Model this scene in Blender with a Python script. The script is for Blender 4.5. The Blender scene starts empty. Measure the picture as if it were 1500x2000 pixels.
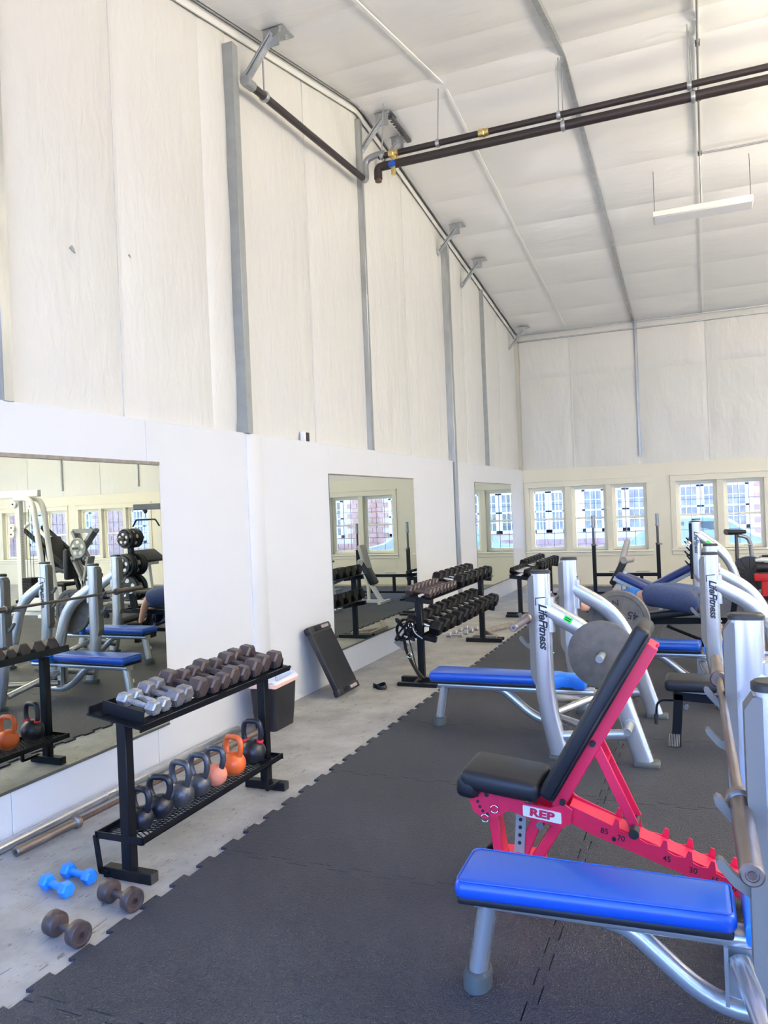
import bpy, bmesh, math, random
from mathutils import Vector, Matrix, Euler, noise
random.seed(7)
PI = math.pi
R = math.radians
scn = bpy.context.scene
COL = scn.collection

# ------------------------------------------------------------------ camera, world, sun, exposure
cam_d = bpy.data.cameras.new('camera')
cam = bpy.data.objects.new('camera', cam_d)
COL.objects.link(cam)
cam_d.sensor_fit = 'VERTICAL'
cam_d.sensor_height = 24.0
cam_d.lens = 1512.83 / 2000 * 24.0
cam_d.clip_end = 300
YAW, PITCH, ROLL = 0.3933, -0.0048, -0.041
F = Vector((-math.sin(YAW) * math.cos(PITCH), math.cos(YAW) * math.cos(PITCH), math.sin(PITCH)))
RT = Vector((math.cos(YAW), math.sin(YAW), 0))
UP = RT.cross(F)
R2 = RT * math.cos(ROLL) + UP * math.sin(ROLL)
U2 = -RT * math.sin(ROLL) + UP * math.cos(ROLL)
cam.matrix_world = Matrix(((R2.x, U2.x, -F.x, 3.4678), (R2.y, U2.y, -F.y, 0), (R2.z, U2.z, -F.z, 1.7), (0, 0, 0, 1)))
scn.camera = cam

world = bpy.data.worlds.new('sky')
scn.world = world
world.use_nodes = True
wn = world.node_tree
wn.nodes.clear()
wo = wn.nodes.new('ShaderNodeOutputWorld')
wb = wn.nodes.new('ShaderNodeBackground')
wtc = wn.nodes.new('ShaderNodeTexCoord')
wsep = wn.nodes.new('ShaderNodeSeparateXYZ')
wr = wn.nodes.new('ShaderNodeValToRGB')
wn.links.new(wtc.outputs['Generated'], wsep.inputs[0])
wn.links.new(wsep.outputs['Z'], wr.inputs[0])
wr.color_ramp.elements[0].color = (0.38, 0.60, 1.0, 1)
wr.color_ramp.elements[1].color = (0.11, 0.32, 1.0, 1)
wr.color_ramp.elements[1].position = 0.45
wn.links.new(wr.outputs[0], wb.inputs[0])
wb.inputs[1].default_value = 6.6
wn.links.new(wb.outputs[0], wo.inputs[0])

sun_d = bpy.data.lights.new('sun', 'SUN')
sun_d.energy = 36.0
sun_d.angle = R(1.0)
sun_d.color = (1.0, 0.84, 0.62)
sun = bpy.data.objects.new('sun', sun_d)
sun.rotation_euler = Vector((-0.70, -0.34, -0.63)).to_track_quat('-Z', 'Y').to_euler()
COL.objects.link(sun)

def portal(name, loc, size, rot):
    d = bpy.data.lights.new(name, 'AREA')
    d.shape = 'RECTANGLE'
    d.size, d.size_y = size
    d.cycles.is_portal = True
    o = bpy.data.objects.new(name, d)
    o.location = loc
    o.rotation_euler = rot
    COL.objects.link(o)
for px_ in (2.75, 8.3, 13.8):
    portal('opening_portal', (px_, -1.65, 1.95), (5.2, 3.8), (R(90), 0, 0))
portal('opening_portal', (16.7, 11.25, 1.2), (5.5, 2.4), (0, R(90), R(90)))  # daylight opening added in the unseen right wall to brighten the room

scn.view_settings.view_transform = 'Standard'
scn.view_settings.look = 'None'
scn.view_settings.exposure = 0.20
scn.view_settings.gamma = 1.0
scn.view_settings.use_curve_mapping = False
scn.cycles.diffuse_bounces = 10
scn.cycles.max_bounces = 14

# ------------------------------------------------------------------ materials
MATS = {}
def mat(name, col, rough=0.5, metal=0.0, spec=0.5, noise_scale=0, noise_amt=0.0, bump=0.0, bump_scale=None, col2=None, stretch=(1, 1, 1), coat=0.0):
    m = bpy.data.materials.new(name)
    m.use_nodes = True
    nt = m.node_tree
    b = nt.nodes['Principled BSDF']
    b.inputs['Base Color'].default_value = (*col, 1)
    b.inputs['Roughness'].default_value = rough
    b.inputs['Metallic'].default_value = metal
    b.inputs['Specular IOR Level'].default_value = spec
    b.inputs['Coat Weight'].default_value = coat
    if noise_scale or bump:
        tc = nt.nodes.new('ShaderNodeTexCoord')
        mp = nt.nodes.new('ShaderNodeMapping')
        mp.inputs['Scale'].default_value = stretch
        nt.links.new(tc.outputs['Object'], mp.inputs[0])
    if noise_scale:
        n = nt.nodes.new('ShaderNodeTexNoise')
        n.inputs['Scale'].default_value = noise_scale
        n.inputs['Detail'].default_value = 6
        nt.links.new(mp.outputs[0], n.inputs['Vector'])
        r = nt.nodes.new('ShaderNodeValToRGB')
        r.color_ramp.elements[0].position = 0.5 - 0.22
        r.color_ramp.elements[1].position = 0.5 + 0.22
        c2 = col2 or tuple(max(0, c * (1 - noise_amt)) for c in col)
        r.color_ramp.elements[0].color = (*c2, 1)
        r.color_ramp.elements[1].color = (*col, 1)
        nt.links.new(n.outputs[0], r.inputs[0])
        nt.links.new(r.outputs[0], b.inputs['Base Color'])
    if bump:
        n2 = nt.nodes.new('ShaderNodeTexNoise')
        n2.inputs['Scale'].default_value = bump_scale or 40
        n2.inputs['Detail'].default_value = 4
        nt.links.new(mp.outputs[0], n2.inputs['Vector'])
        bp = nt.nodes.new('ShaderNodeBump')
        bp.inputs['Strength'].default_value = bump
        bp.inputs['Distance'].default_value = 0.01
        nt.links.new(n2.outputs[0], bp.inputs['Height'])
        nt.links.new(bp.outputs[0], b.inputs['Normal'])
    MATS[name] = m
    return m

M_WALL = mat('white_wall_paint', (0.69, 0.70, 0.71), 0.45, noise_scale=1.3, noise_amt=0.03, bump=0.04, bump_scale=60)
M_WALLC = mat('warm_lit_wall_paint', (0.74, 0.70, 0.57), 0.5, noise_scale=1.3, noise_amt=0.03)  # the white paint again, with warm far-end light put into its colour
M_TRIM = mat('sun_tinted_trim_paint', (0.90, 0.87, 0.70), 0.4)  # yellow sun glow on the window frames put into the trim colour
M_GALV = mat('galvanized_steel', (0.50, 0.52, 0.52), 0.38, 0.75, noise_scale=14, noise_amt=0.25, stretch=(1, 1, .2))
M_GALVD = mat('grey_post_paint', (0.36, 0.38, 0.37), 0.42, 0.35, noise_scale=10, noise_amt=0.15)
M_SILVER = mat('silver_frame_paint', (0.60, 0.60, 0.59), 0.26, 0.7, noise_scale=9, noise_amt=0.05)
M_SHROUD = mat('grey_plastic', (0.165, 0.155, 0.135), 0.55)
M_CAP = mat('black_cap_plastic', (0.03, 0.03, 0.03), 0.4)
M_RUBCAP = mat('grey_rubber_foot', (0.075, 0.088, 0.085), 0.65)
M_BLUE = mat('blue_vinyl', (0.008, 0.078, 0.46), 0.30, bump=0.02, bump_scale=300, coat=0.15)
M_BLUE2 = mat('bright_blue_vinyl', (0.010, 0.17, 0.75), 0.32)
M_BLACKV = mat('black_vinyl', (0.014, 0.015, 0.018), 0.42, spec=.4, bump=0.08, bump_scale=380)
M_RED = mat('red_powder_coat', (0.80, 0.022, 0.085), 0.32, noise_scale=200, noise_amt=0.06)
M_BLK = mat('black_powder_coat', (0.006, 0.0065, 0.009), 0.42, spec=.25, noise_scale=30, noise_amt=0.2)
M_IRON = mat('brown_grey_cast_iron', (0.085, 0.062, 0.060), 0.42, 0.2, noise_scale=24, noise_amt=0.35, bump=0.15, bump_scale=60)
M_IRONS = mat('worn_silver_iron', (0.50, 0.51, 0.53), 0.36, 0.65, noise_scale=40, noise_amt=0.45, bump=0.15, bump_scale=70)
M_IRONM = mat('worn_dark_silver_iron', (0.27, 0.26, 0.28), 0.4, 0.5, noise_scale=30, noise_amt=0.5, bump=0.2, bump_scale=60)
M_HEX = mat('black_hex_rubber', (0.008, 0.008, 0.009), 0.5, spec=.2, noise_scale=12, noise_amt=0.2)
M_CHROME = mat('chrome', (0.72, 0.72, 0.72), 0.18, 1.0)
M_BAR = mat('worn_bar_steel', (0.30, 0.25, 0.22), 0.38, 0.8, noise_scale=25, noise_amt=0.35, stretch=(1, .25, 1))
M_BARS = mat('silver_tube_steel', (0.62, 0.63, 0.66), 0.3, 0.85, noise_scale=12, noise_amt=0.15)
M_RUST = mat('rusty_bar_steel', (0.16, 0.105, 0.085), 0.5, 0.5, noise_scale=40, noise_amt=0.4)
M_PLATE = mat('grey_iron_plate', (0.150, 0.130, 0.105), 0.55, 0.0, noise_scale=18, noise_amt=0.35, bump=0.12, bump_scale=50)
M_PLATED = mat('black_iron_plate', (0.03, 0.03, 0.032), 0.4, 0.2)
M_KB = mat('dark_enamel_iron', (0.018, 0.019, 0.026), 0.33, 0.2, bump=0.12, bump_scale=70)
M_KBG = mat('grey_enamel_iron', (0.10, 0.105, 0.125), 0.34, 0.5, noise_scale=30, noise_amt=0.3, bump=0.2, bump_scale=60)
M_ORANGE = mat('orange_enamel', (0.72, 0.13, 0.028), 0.35, bump=0.1, bump_scale=70)
M_PEACH = mat('faded_orange_enamel', (0.78, 0.27, 0.17), 0.5, noise_scale=20, noise_amt=0.2, bump=0.2, bump_scale=60)
M_REDBAND = mat('red_band', (0.75, 0.03, 0.04), 0.5)
M_SKYDB = mat('sky_blue_vinyl_coat', (0.02, 0.24, 0.80), 0.38)
M_LINER = mat('white_bin_liner', (0.80, 0.82, 0.86), 0.35, bump=0.6, bump_scale=25)
M_LINERB = mat('peach_liner_band', (0.80, 0.50, 0.42), 0.4, bump=0.5, bump_scale=25)
M_BIN = mat('black_bin_plastic', (0.008, 0.009, 0.014), 0.4)
M_STEP = mat('black_step_plastic', (0.016, 0.017, 0.02), 0.5, bump=0.25, bump_scale=30, stretch=(1, 1, 8))
M_LABEL = mat('pink_grey_label', (0.42, 0.36, 0.36), 0.6, noise_scale=60, noise_amt=0.5)
M_GREEN = mat('green_sticker', (0.05, 0.85, 0.06), 0.5)
M_WHITE = mat('white_enamel', (0.78, 0.77, 0.71), 0.35)
M_WHITEP = mat('white_plate', (0.82, 0.82, 0.82), 0.4)
M_INK = mat('black_ink', (0.012, 0.012, 0.014), 0.5)
M_INKR = mat('red_ink', (0.62, 0.02, 0.07), 0.45)
M_BRASS = mat('brass', (0.72, 0.55, 0.22), 0.3, 0.9)
M_PIPE = mat('dark_iron_pipe', (0.045, 0.035, 0.033), 0.45, 0.3)
M_GREYV = mat('grey_vinyl', (0.42, 0.40, 0.37), 0.5)
M_SKIN = mat('skin', (0.60, 0.32, 0.22), 0.5, noise_scale=20, noise_amt=0.08)
M_HAIR = mat('black_hair', (0.012, 0.010, 0.010), 0.55, bump=0.5, bump_scale=120)
M_TEE = mat('bright_blue_cloth', (0.015, 0.13, 0.46), 0.85, bump=0.3, bump_scale=30)
M_SHORT = mat('heather_navy_cloth', (0.075, 0.11, 0.25), 0.9, noise_scale=120, noise_amt=0.45, bump=0.4, bump_scale=16)
M_REDG = mat('red_cloth', (0.45, 0.012, 0.02), 0.6)
M_DARKGREY = mat('dark_grey_metal', (0.09, 0.09, 0.09), 0.4, 0.4)
M_GREYM = mat('grey_metal_paint', (0.30, 0.31, 0.31), 0.38, 0.4)
M_TAN = mat('tan_steel_paint', (0.33, 0.29, 0.25), 0.5, 0.2, noise_scale=20, noise_amt=0.4)
M_NAVY = mat('navy_vinyl', (0.01, 0.03, 0.17), 0.35)
M_EYE = mat('eye_white', (0.8, 0.8, 0.8), 0.3)
M_LIP = mat('lip', (0.45, 0.16, 0.13), 0.5)

def m_mirror():
    m = bpy.data.materials.new('mirror_glass')
    m.use_nodes = True
    b = m.node_tree.nodes['Principled BSDF']
    b.inputs['Base Color'].default_value = (0.70, 0.74, 0.675, 1)
    b.inputs['Metallic'].default_value = 1
    b.inputs['Roughness'].default_value = 0.0
    return m
M_MIRROR = m_mirror()
M_MIRE = mat('mirror_edge', (0.13, 0.14, 0.12), 0.3, 0.5)

def m_glass():
    m = bpy.data.materials.new('window_glass')
    m.use_nodes = True
    nt = m.node_tree
    nt.nodes.clear()
    o = nt.nodes.new('ShaderNodeOutputMaterial')
    mx = nt.nodes.new('ShaderNodeMixShader')
    t = nt.nodes.new('ShaderNodeBsdfTransparent')
    g = nt.nodes.new('ShaderNodeBsdfGlossy')
    g.inputs['Roughness'].default_value = 0.0
    fr = nt.nodes.new('ShaderNodeFresnel')
    fr.inputs[0].default_value = 1.25
    nt.links.new(fr.outputs[0], mx.inputs[0])
    nt.links.new(t.outputs[0], mx.inputs[1])
    nt.links.new(g.outputs[0], mx.inputs[2])
    nt.links.new(mx.outputs[0], o.inputs[0])
    return m
M_GLASS = m_glass()

def m_vinyl(name, col, rough, vertical):
    """white insulation facing: fine crinkles, long soft folds"""
    m = bpy.data.materials.new(name)
    m.use_nodes = True
    nt = m.node_tree
    b = nt.nodes['Principled BSDF']
    b.inputs['Roughness'].default_value = rough
    b.inputs['Base Color'].default_value = (*col, 1)
    b.inputs['Specular IOR Level'].default_value = 0.5
    tc = nt.nodes.new('ShaderNodeTexCoord')
    def fold(scale, stretch, rot, detail):
        mp = nt.nodes.new('ShaderNodeMapping')
        mp.inputs['Scale'].default_value = stretch
        mp.inputs['Rotation'].default_value = rot
        nt.links.new(tc.outputs['Object'], mp.inputs[0])
        n = nt.nodes.new('ShaderNodeTexNoise')
        n.inputs['Scale'].default_value = scale
        n.inputs['Detail'].default_value = detail
        n.inputs['Distortion'].default_value = 0.6
        nt.links.new(mp.outputs[0], n.inputs['Vector'])
        return n.outputs[0]
    if vertical:
        a = fold(11, (1, 1, 0.35), (R(14), 0, 0), 6)
        c = fold(2.6, (1, 1, 0.3), (R(-25), 0, 0), 2)
    else:
        a = fold(5, (0.5, 1, 1), (0, 0, R(8)), 5)
        c = fold(1.6, (0.35, 1, 1), (0, 0, R(-6)), 2)
    ad = nt.nodes.new('ShaderNodeMath')
    ad.operation = 'MULTIPLY_ADD'
    ad.inputs[1].default_value = 2.0
    nt.links.new(c, ad.inputs[0])
    nt.links.new(a, ad.inputs[2])
    bp = nt.nodes.new('ShaderNodeBump')
    bp.inputs['Strength'].default_value = 0.32 if vertical else 0.2
    bp.inputs['Distance'].default_value = 0.03
    nt.links.new(ad.outputs[0], bp.inputs['Height'])
    nt.links.new(bp.outputs[0], b.inputs['Normal'])
    return m
M_VINYL = m_vinyl('white_insulation_facing', (0.66, 0.65, 0.60), 0.42, True)
M_VINYLC = m_vinyl('white_ceiling_facing', (0.84, 0.835, 0.80), 0.22, False)

def m_concrete():
    m = bpy.data.materials.new('worn_concrete')
    m.use_nodes = True
    nt = m.node_tree
    b = nt.nodes['Principled BSDF']
    tc = nt.nodes.new('ShaderNodeTexCoord')
    n = nt.nodes.new('ShaderNodeTexNoise')
    n.inputs['Scale'].default_value = 2.2
    n.inputs['Detail'].default_value = 10
    n.inputs['Roughness'].default_value = 0.65
    nt.links.new(tc.outputs['Object'], n.inputs['Vector'])
    r = nt.nodes.new('ShaderNodeValToRGB')
    r.color_ramp.elements[0].position = 0.32
    r.color_ramp.elements[0].color = (0.22, 0.21, 0.195, 1)
    r.color_ramp.elements[1].position = 0.62
    r.color_ramp.elements[1].color = (0.39, 0.385, 0.375, 1)
    nt.links.new(n.outputs[0], r.inputs[0])
    # scuffs: thin dark broken scratches
    fac = None
    for rot, sc, th, st_, gs, gth in ((R(18), 15, .036, .10, 14, .60), (R(-52), 9, .012, .05, 6, .58), (R(75), 12, .018, .07, 9, .60), (R(-20), 8, .010, .04, 5, .57), (R(40), 24, .05, .35, 24, .64), (R(100), 30, .06, .5, 11, .66)):
        mp = nt.nodes.new('ShaderNodeMapping')
        mp.inputs['Rotation'].default_value = (0, 0, rot)
        mp.inputs['Scale'].default_value = (1, st_, 1)
        nt.links.new(tc.outputs['Object'], mp.inputs[0])
        v = nt.nodes.new('ShaderNodeTexNoise')
        v.inputs['Scale'].default_value = sc
        v.inputs['Detail'].default_value = 3
        v.inputs['Distortion'].default_value = 0.9
        nt.links.new(mp.outputs[0], v.inputs['Vector'])
        s = nt.nodes.new('ShaderNodeMath'); s.operation = 'SUBTRACT'; s.inputs[1].default_value = 0.5
        nt.links.new(v.outputs[0], s.inputs[0])
        ab = nt.nodes.new('ShaderNodeMath'); ab.operation = 'ABSOLUTE'
        nt.links.new(s.outputs[0], ab.inputs[0])
        lt = nt.nodes.new('ShaderNodeMath'); lt.operation = 'LESS_THAN'; lt.inputs[1].default_value = th * 0.22
        nt.links.new(ab.outputs[0], lt.inputs[0])
        g = nt.nodes.new('ShaderNodeTexNoise')
        g.inputs['Scale'].default_value = gs
        g.inputs['Detail'].default_value = 5
        nt.links.new(tc.outputs['Object'], g.inputs['Vector'])
        gt = nt.nodes.new('ShaderNodeMath'); gt.operation = 'GREATER_THAN'; gt.inputs[1].default_value = gth
        nt.links.new(g.outputs[0], gt.inputs[0])
        mu = nt.nodes.new('ShaderNodeMath'); mu.operation = 'MULTIPLY'
        nt.links.new(lt.outputs[0], mu.inputs[0]); nt.links.new(gt.outputs[0], mu.inputs[1])
        if fac is None:
            fac = mu.outputs[0]
        else:
            mxm = nt.nodes.new('ShaderNodeMath'); mxm.operation = 'MAXIMUM'
            nt.links.new(fac, mxm.inputs[0]); nt.links.new(mu.outputs[0], mxm.inputs[1])
            fac = mxm.outputs[0]
    mx = nt.nodes.new('ShaderNodeMix')
    mx.data_type = 'RGBA'
    mfac = nt.nodes.new('ShaderNodeMath'); mfac.operation = 'MULTIPLY'; mfac.inputs[1].default_value = 0.68
    nt.links.new(fac, mfac.inputs[0])
    nt.links.new(mfac.outputs[0], mx.inputs[0])
    nt.links.new(r.outputs[0], mx.inputs[6])
    mx.inputs[7].default_value = (0.075, 0.07, 0.065, 1)
    nt.links.new(mx.outputs[2], b.inputs['Base Color'])
    b.inputs['Roughness'].default_value = 0.5
    return m
M_CONC = m_concrete()

def m_rubber():
    m = bpy.data.materials.new('pebbled_black_rubber')
    m.use_nodes = True
    nt = m.node_tree
    b = nt.nodes['Principled BSDF']
    b.inputs['Roughness'].default_value = 0.52
    tc = nt.nodes.new('ShaderNodeTexCoord')
    n = nt.nodes.new('ShaderNodeTexNoise')
    n.inputs['Scale'].default_value = 1.6
    n.inputs['Detail'].default_value = 8
    nt.links.new(tc.outputs['Object'], n.inputs['Vector'])
    r = nt.nodes.new('ShaderNodeValToRGB')
    r.color_ramp.elements[0].position = 0.3
    r.color_ramp.elements[0].color = (0.022, 0.026, 0.039, 1)  # blue of the near skylight mixed into both rubber colours
    r.color_ramp.elements[1].position = 0.7
    r.color_ramp.elements[1].color = (0.038, 0.043, 0.060, 1)
    nt.links.new(n.outputs[0], r.inputs[0])
    nt.links.new(r.outputs[0], b.inputs['Base Color'])
    v = nt.nodes.new('ShaderNodeTexVoronoi')
    v.inputs['Scale'].default_value = 170
    nt.links.new(tc.outputs['Object'], v.inputs['Vector'])
    bp = nt.nodes.new('ShaderNodeBump')
    bp.inputs['Strength'].default_value = 0.9
    bp.inputs['Distance'].default_value = 0.006
    bp.invert = True
    nt.links.new(v.outputs['Distance'], bp.inputs['Height'])
    nt.links.new(bp.outputs[0], b.inputs['Normal'])
    return m
M_RUBBER = m_rubber()

# ------------------------------------------------------------------ mesh helpers
class MB:
    def __init__(s):
        s.v = []; s.f = []
    def add(s, vs, fs):
        o = len(s.v)
        s.v += [tuple(p) for p in vs]
        s.f += [tuple(i + o for i in f) for f in fs]
        return s
    def xform(s, M):
        s.v = [tuple(M @ Vector(p)) for p in s.v]
        return s
    def mesh(s, name, m, smooth=True, ang=38):
        me = bpy.data.meshes.new(name)
        me.from_pydata(s.v, [], s.f)
        me.validate()
        bm = bmesh.new(); bm.from_mesh(me)
        bmesh.ops.recalc_face_normals(bm, faces=bm.faces)
        bm.to_mesh(me); bm.free()
        if m: me.materials.append(m)
        if smooth:
            me.shade_smooth()
            me.set_sharp_from_angle(angle=R(ang))
        return me

def link(name, me, parent=None, loc=None):
    o = bpy.data.objects.new(name, me)
    COL.objects.link(o)
    if parent is not None: o.parent = parent
    if loc is not None: o.location = loc
    return o
def obj(name, mb, m, parent=None, smooth=True, ang=38, loc=None):
    return link(name, mb.mesh(name, m, smooth, ang), parent, loc)
def tag(o, label=None, cat=None, group=None, kind=None):
    if label: o['label'] = label
    if cat: o['category'] = cat
    if group: o['group'] = group
    if kind: o['kind'] = kind
    return o
def thing(name, label, cat, loc=(0, 0, 0), rz=0, group=None):
    o = bpy.data.objects.new(name, None)
    o.empty_display_size = 0.1
    COL.objects.link(o)
    o.location = loc
    o.rotation_euler = (0, 0, rz)
    return tag(o, label, cat, group)
def dup(root, loc, rot=None, label=None, group=None, scale=None):
    r = root.copy(); COL.objects.link(r)
    r.location = loc
    if rot is not None: r.rotation_euler = rot
    if scale is not None: r.scale = scale
    if label: r['label'] = label
    if group: r['group'] = group
    for ch in list(root.children):
        c = ch.copy(); COL.objects.link(c); c.parent = r
        for g in list(ch.children):
            d = g.copy(); COL.objects.link(d); d.parent = c
    return r

BOXF = [(0, 1, 3, 2), (4, 6, 7, 5), (0, 4, 5, 1), (2, 3, 7, 6), (0, 2, 6, 4), (1, 5, 7, 3)]
def box(mb, a, b, bev=0.0, seg=1, M=None):
    """box between corners a and b, optional rounded edges"""
    a = Vector(a); b = Vector(b)
    lo = Vector((min(a.x, b.x), min(a.y, b.y), min(a.z, b.z))); hi = Vector((max(a.x, b.x), max(a.y, b.y), max(a.z, b.z)))
    vs = [(x, y, z) for x in (lo.x, hi.x) for y in (lo.y, hi.y) for z in (lo.z, hi.z)]
    if bev <= 0:
        V = [Vector(v) for v in vs]; Fc = BOXF
    else:
        bm = bmesh.new()
        bv = [bm.verts.new(v) for v in vs]
        for f in BOXF: bm.faces.new([bv[i] for i in f])
        bev = min(bev, 0.49 * min(hi - lo))
        bmesh.ops.bevel(bm, geom=list(bm.edges), offset=bev, segments=seg, profile=0.5, affect='EDGES')
        bm.verts.index_update()
        V = [v.co.copy() for v in bm.verts]; Fc = [tuple(v.index for v in f.verts) for f in bm.faces]
        bm.free()
    if M is not None: V = [M @ v for v in V]
    return mb.add(V, Fc)
def bar(mb, p, q, w, h, up=(0, 0, 1), bev=0.0):
    """rectangular bar from p to q; w across, h along up"""
    p = Vector(p); q = Vector(q); d = (q - p); L = d.length; d.normalize()
    up = Vector(up)
    s = d.cross(up)
    if s.length < 1e-4: s = d.cross(Vector((1, 0, 0)))
    s.normalize(); u = s.cross(d)
    M = Matrix((( d.x, s.x, u.x, p.x), (d.y, s.y, u.y, p.y), (d.z, s.z, u.z, p.z), (0, 0, 0, 1)))
    return box(mb, (0, -w / 2, -h / 2), (L, w / 2, h / 2), bev, 1, M)
def rounded(pts, r, n=5):
    """polyline with its corners rounded"""
    P = [Vector(p) for p in pts]
    out = [P[0]]
    for i in range(1, len(P) - 1):
        a, b, c = P[i - 1], P[i], P[i + 1]
        rr = r[i - 1] if isinstance(r, (list, tuple)) else r
        da = min(rr, (a - b).length * 0.49); dc = min(rr, (c - b).length * 0.49)
        s = b + (a - b).normalized() * da; e = b + (c - b).normalized() * dc
        for k in range(n + 1):
            t = k / n
            out.append(s * (1 - t) ** 2 + b * 2 * t * (1 - t) + e * t * t)
    out.append(P[-1])
    return out
def tube(mb, pts, ra, rb=None, seg=12, bn=None, cap=True, power=1.0, closed=False):
    """sweep an ellipse; bn = direction of the rb half-axis"""
    P = [Vector(p) for p in pts]
    n = len(P)
    vs = []; fs = []
    prev = None
    for i in range(n):
        if closed: t = (P[(i + 1) % n] - P[i - 1]).normalized()
        else: t = (P[min(i + 1, n - 1)] - P[max(i - 1, 0)]).normalized()
        if bn is not None:
            b = Vector(bn); b = (b - t * b.dot(t)).normalized()
        elif prev is not None:
            b = (prev - t * prev.dot(t)).normalized()
        else:
            h = Vector((0, 0, 1)) if abs(t.z) < 0.9 else Vector((1, 0, 0))
            b = (h - t * h.dot(t)).normalized()
        prev = b
        a = t.cross(b)
        r1 = ra[i] if isinstance(ra, (list, tuple)) else ra
        r2 = r1 if rb is None else (rb[i] if isinstance(rb, (list, tuple)) else rb)
        for k in range(seg):
            th = 2 * PI * k / seg
            c, s_ = math.cos(th), math.sin(th)
            if power != 1.0:
                c = math.copysign(abs(c) ** power, c); s_ = math.copysign(abs(s_) ** power, s_)
            vs.append(P[i] + a * (r1 * c) + b * (r2 * s_))
    m = n if closed else n - 1
    for i in range(m):
        j = (i + 1) % n
        for k in range(seg):
            l = (k + 1) % seg
            fs.append((i * seg + k, i * seg + l, j * seg + l, j * seg + k))
    if cap and not closed:
        fs.append(tuple(range(seg - 1, -1, -1)))
        fs.append(tuple(range((n - 1) * seg, n * seg)))
    return mb.add(vs, fs)
def cyl(mb, p, q, r, seg=14, r2=None):
    return tube(mb, [p, q], [r, r if r2 is None else r2], seg=seg)
def lathe(mb, prof, o=(0, 0, 0), axis=(0, 0, 1), seg=24):
    """prof: list of (radius, height)"""
    o = Vector(o); ax = Vector(axis).normalized()
    h = Vector((0, 0, 1)) if abs(ax.z) < 0.9 else Vector((1, 0, 0))
    u = ax.cross(h).normalized(); w = ax.cross(u)
    vs = []; fs = []
    for r, z in prof:
        for k in range(seg):
            th = 2 * PI * k / seg
            vs.append(o + ax * z + u * (r * math.cos(th)) + w * (r * math.sin(th)))
    for i in range(len(prof) - 1):
        for k in range(seg):
            l = (k + 1) % seg
            fs.append((i * seg + k, i * seg + l, (i + 1) * seg + l, (i + 1) * seg + k))
    if prof[0][0] > 1e-5: fs.append(tuple(range(seg)))
    if prof[-1][0] > 1e-5: fs.append(tuple(range((len(prof) - 1) * seg, len(prof) * seg)))
    return mb.add(vs, fs)
def prism(mb, poly, o, u, v, n, th):
    """extrude 2-D polygon (in u,v at o) by th along n, centred"""
    o = Vector(o); u = Vector(u); v = Vector(v); n = Vector(n)
    k = len(poly)
    A = [o + u * a + v * b - n * (th / 2) for a, b in poly]
    B = [p + n * th for p in A]
    fs = [tuple(range(k)), tuple(range(2 * k - 1, k - 1, -1))]
    fs += [(i, (i + 1) % k, k + (i + 1) % k, k + i) for i in range(k)]
    return mb.add(A + B, fs)
XZ = ((1, 0, 0), (0, 0, 1), (0, 1, 0))
def rect_round(w, h, r, n=4):
    pts = []
    for cx, cy, a0 in ((w / 2 - r, h / 2 - r, 0), (-w / 2 + r, h / 2 - r, 90), (-w / 2 + r, -h / 2 + r, 180), (w / 2 - r, -h / 2 + r, 270)):
        for k in range(n + 1):
            a = R(a0 + 90 * k / n)
            pts.append((cx + r * math.cos(a), cy + r * math.sin(a)))
    return pts
_TXT = {}
def text_mesh(body, size, M, m, name='lettering', shear=0.0, ext=0.0008, space=1.0, offset=0.0):
    cu = bpy.data.curves.new('lettering', 'FONT')
    cu.body = body; cu.size = size; cu.shear = shear; cu.extrude = ext; cu.offset = offset
    cu.align_x = 'CENTER'; cu.align_y = 'CENTER'; cu.space_character = space
    cu.resolution_u = 3
    to = bpy.data.objects.new('lettering', cu)
    COL.objects.link(to)
    dg = bpy.context.evaluated_depsgraph_get()
    me = bpy.data.meshes.new_from_object(to.evaluated_get(dg))
    bpy.data.objects.remove(to)
    bpy.data.curves.remove(cu)
    me.transform(M)
    me.materials.clear(); me.materials.append(m)
    me.name = name
    return me
def frame_m(o, right, up):
    right = Vector(right).normalized(); up = Vector(up).normalized(); n = right.cross(up); o = Vector(o)
    return Matrix(((right.x, up.x, n.x, o.x), (right.y, up.y, n.y, o.y), (right.z, up.z, n.z, o.z), (0, 0, 0, 1)))
def ordinal(i):
    return ['first', 'second', 'third', 'fourth', 'fifth', 'sixth', 'seventh', 'eighth', 'ninth', 'tenth', 'eleventh', 'twelfth', 'thirteenth', 'fourteenth'][i]

# ------------------------------------------------------------------ the building shell
L, RIDGE, HP, W = 15.94, 8.1, 2.36, 16.5
Y0 = -1.5
def roofz(y):
    return 6.28 - (0.142 * (y - RIDGE) if y >= RIDGE else 0.2 * (RIDGE - y))

def grid_panel(P00, P10, P01, P11, nrm, nu, nv, bulge, crump, seedv, thick=0.0):
    """quilted facing between seams: soft pillow with small crumples"""
    P00, P10, P01, P11, nrm = map(Vector, (P00, P10, P01, P11, nrm))
    mb = MB(); vs = []
    for j in range(nv + 1):
        v = j / nv
        for i in range(nu + 1):
            u = i / nu
            p = (P00 * (1 - u) + P10 * u) * (1 - v) + (P01 * (1 - u) + P11 * u) * v
            e = (4 * u * (1 - u)) ** 0.5 * (4 * v * (1 - v)) ** 0.35 if bulge else 0
            nz = noise.noise(p * 1.7 + Vector((seedv, 0, 0))) * crump * min(1, 6 * min(u, 1 - u)) * min(1, 8 * min(v, 1 - v))
            vs.append(p + nrm * (bulge * e + nz))
    fs = [(j * (nu + 1) + i, j * (nu + 1) + i + 1, (j + 1) * (nu + 1) + i + 1, (j + 1) * (nu + 1) + i) for j in range(nv) for i in range(nu)]
    return mb.add(vs, fs)

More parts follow.
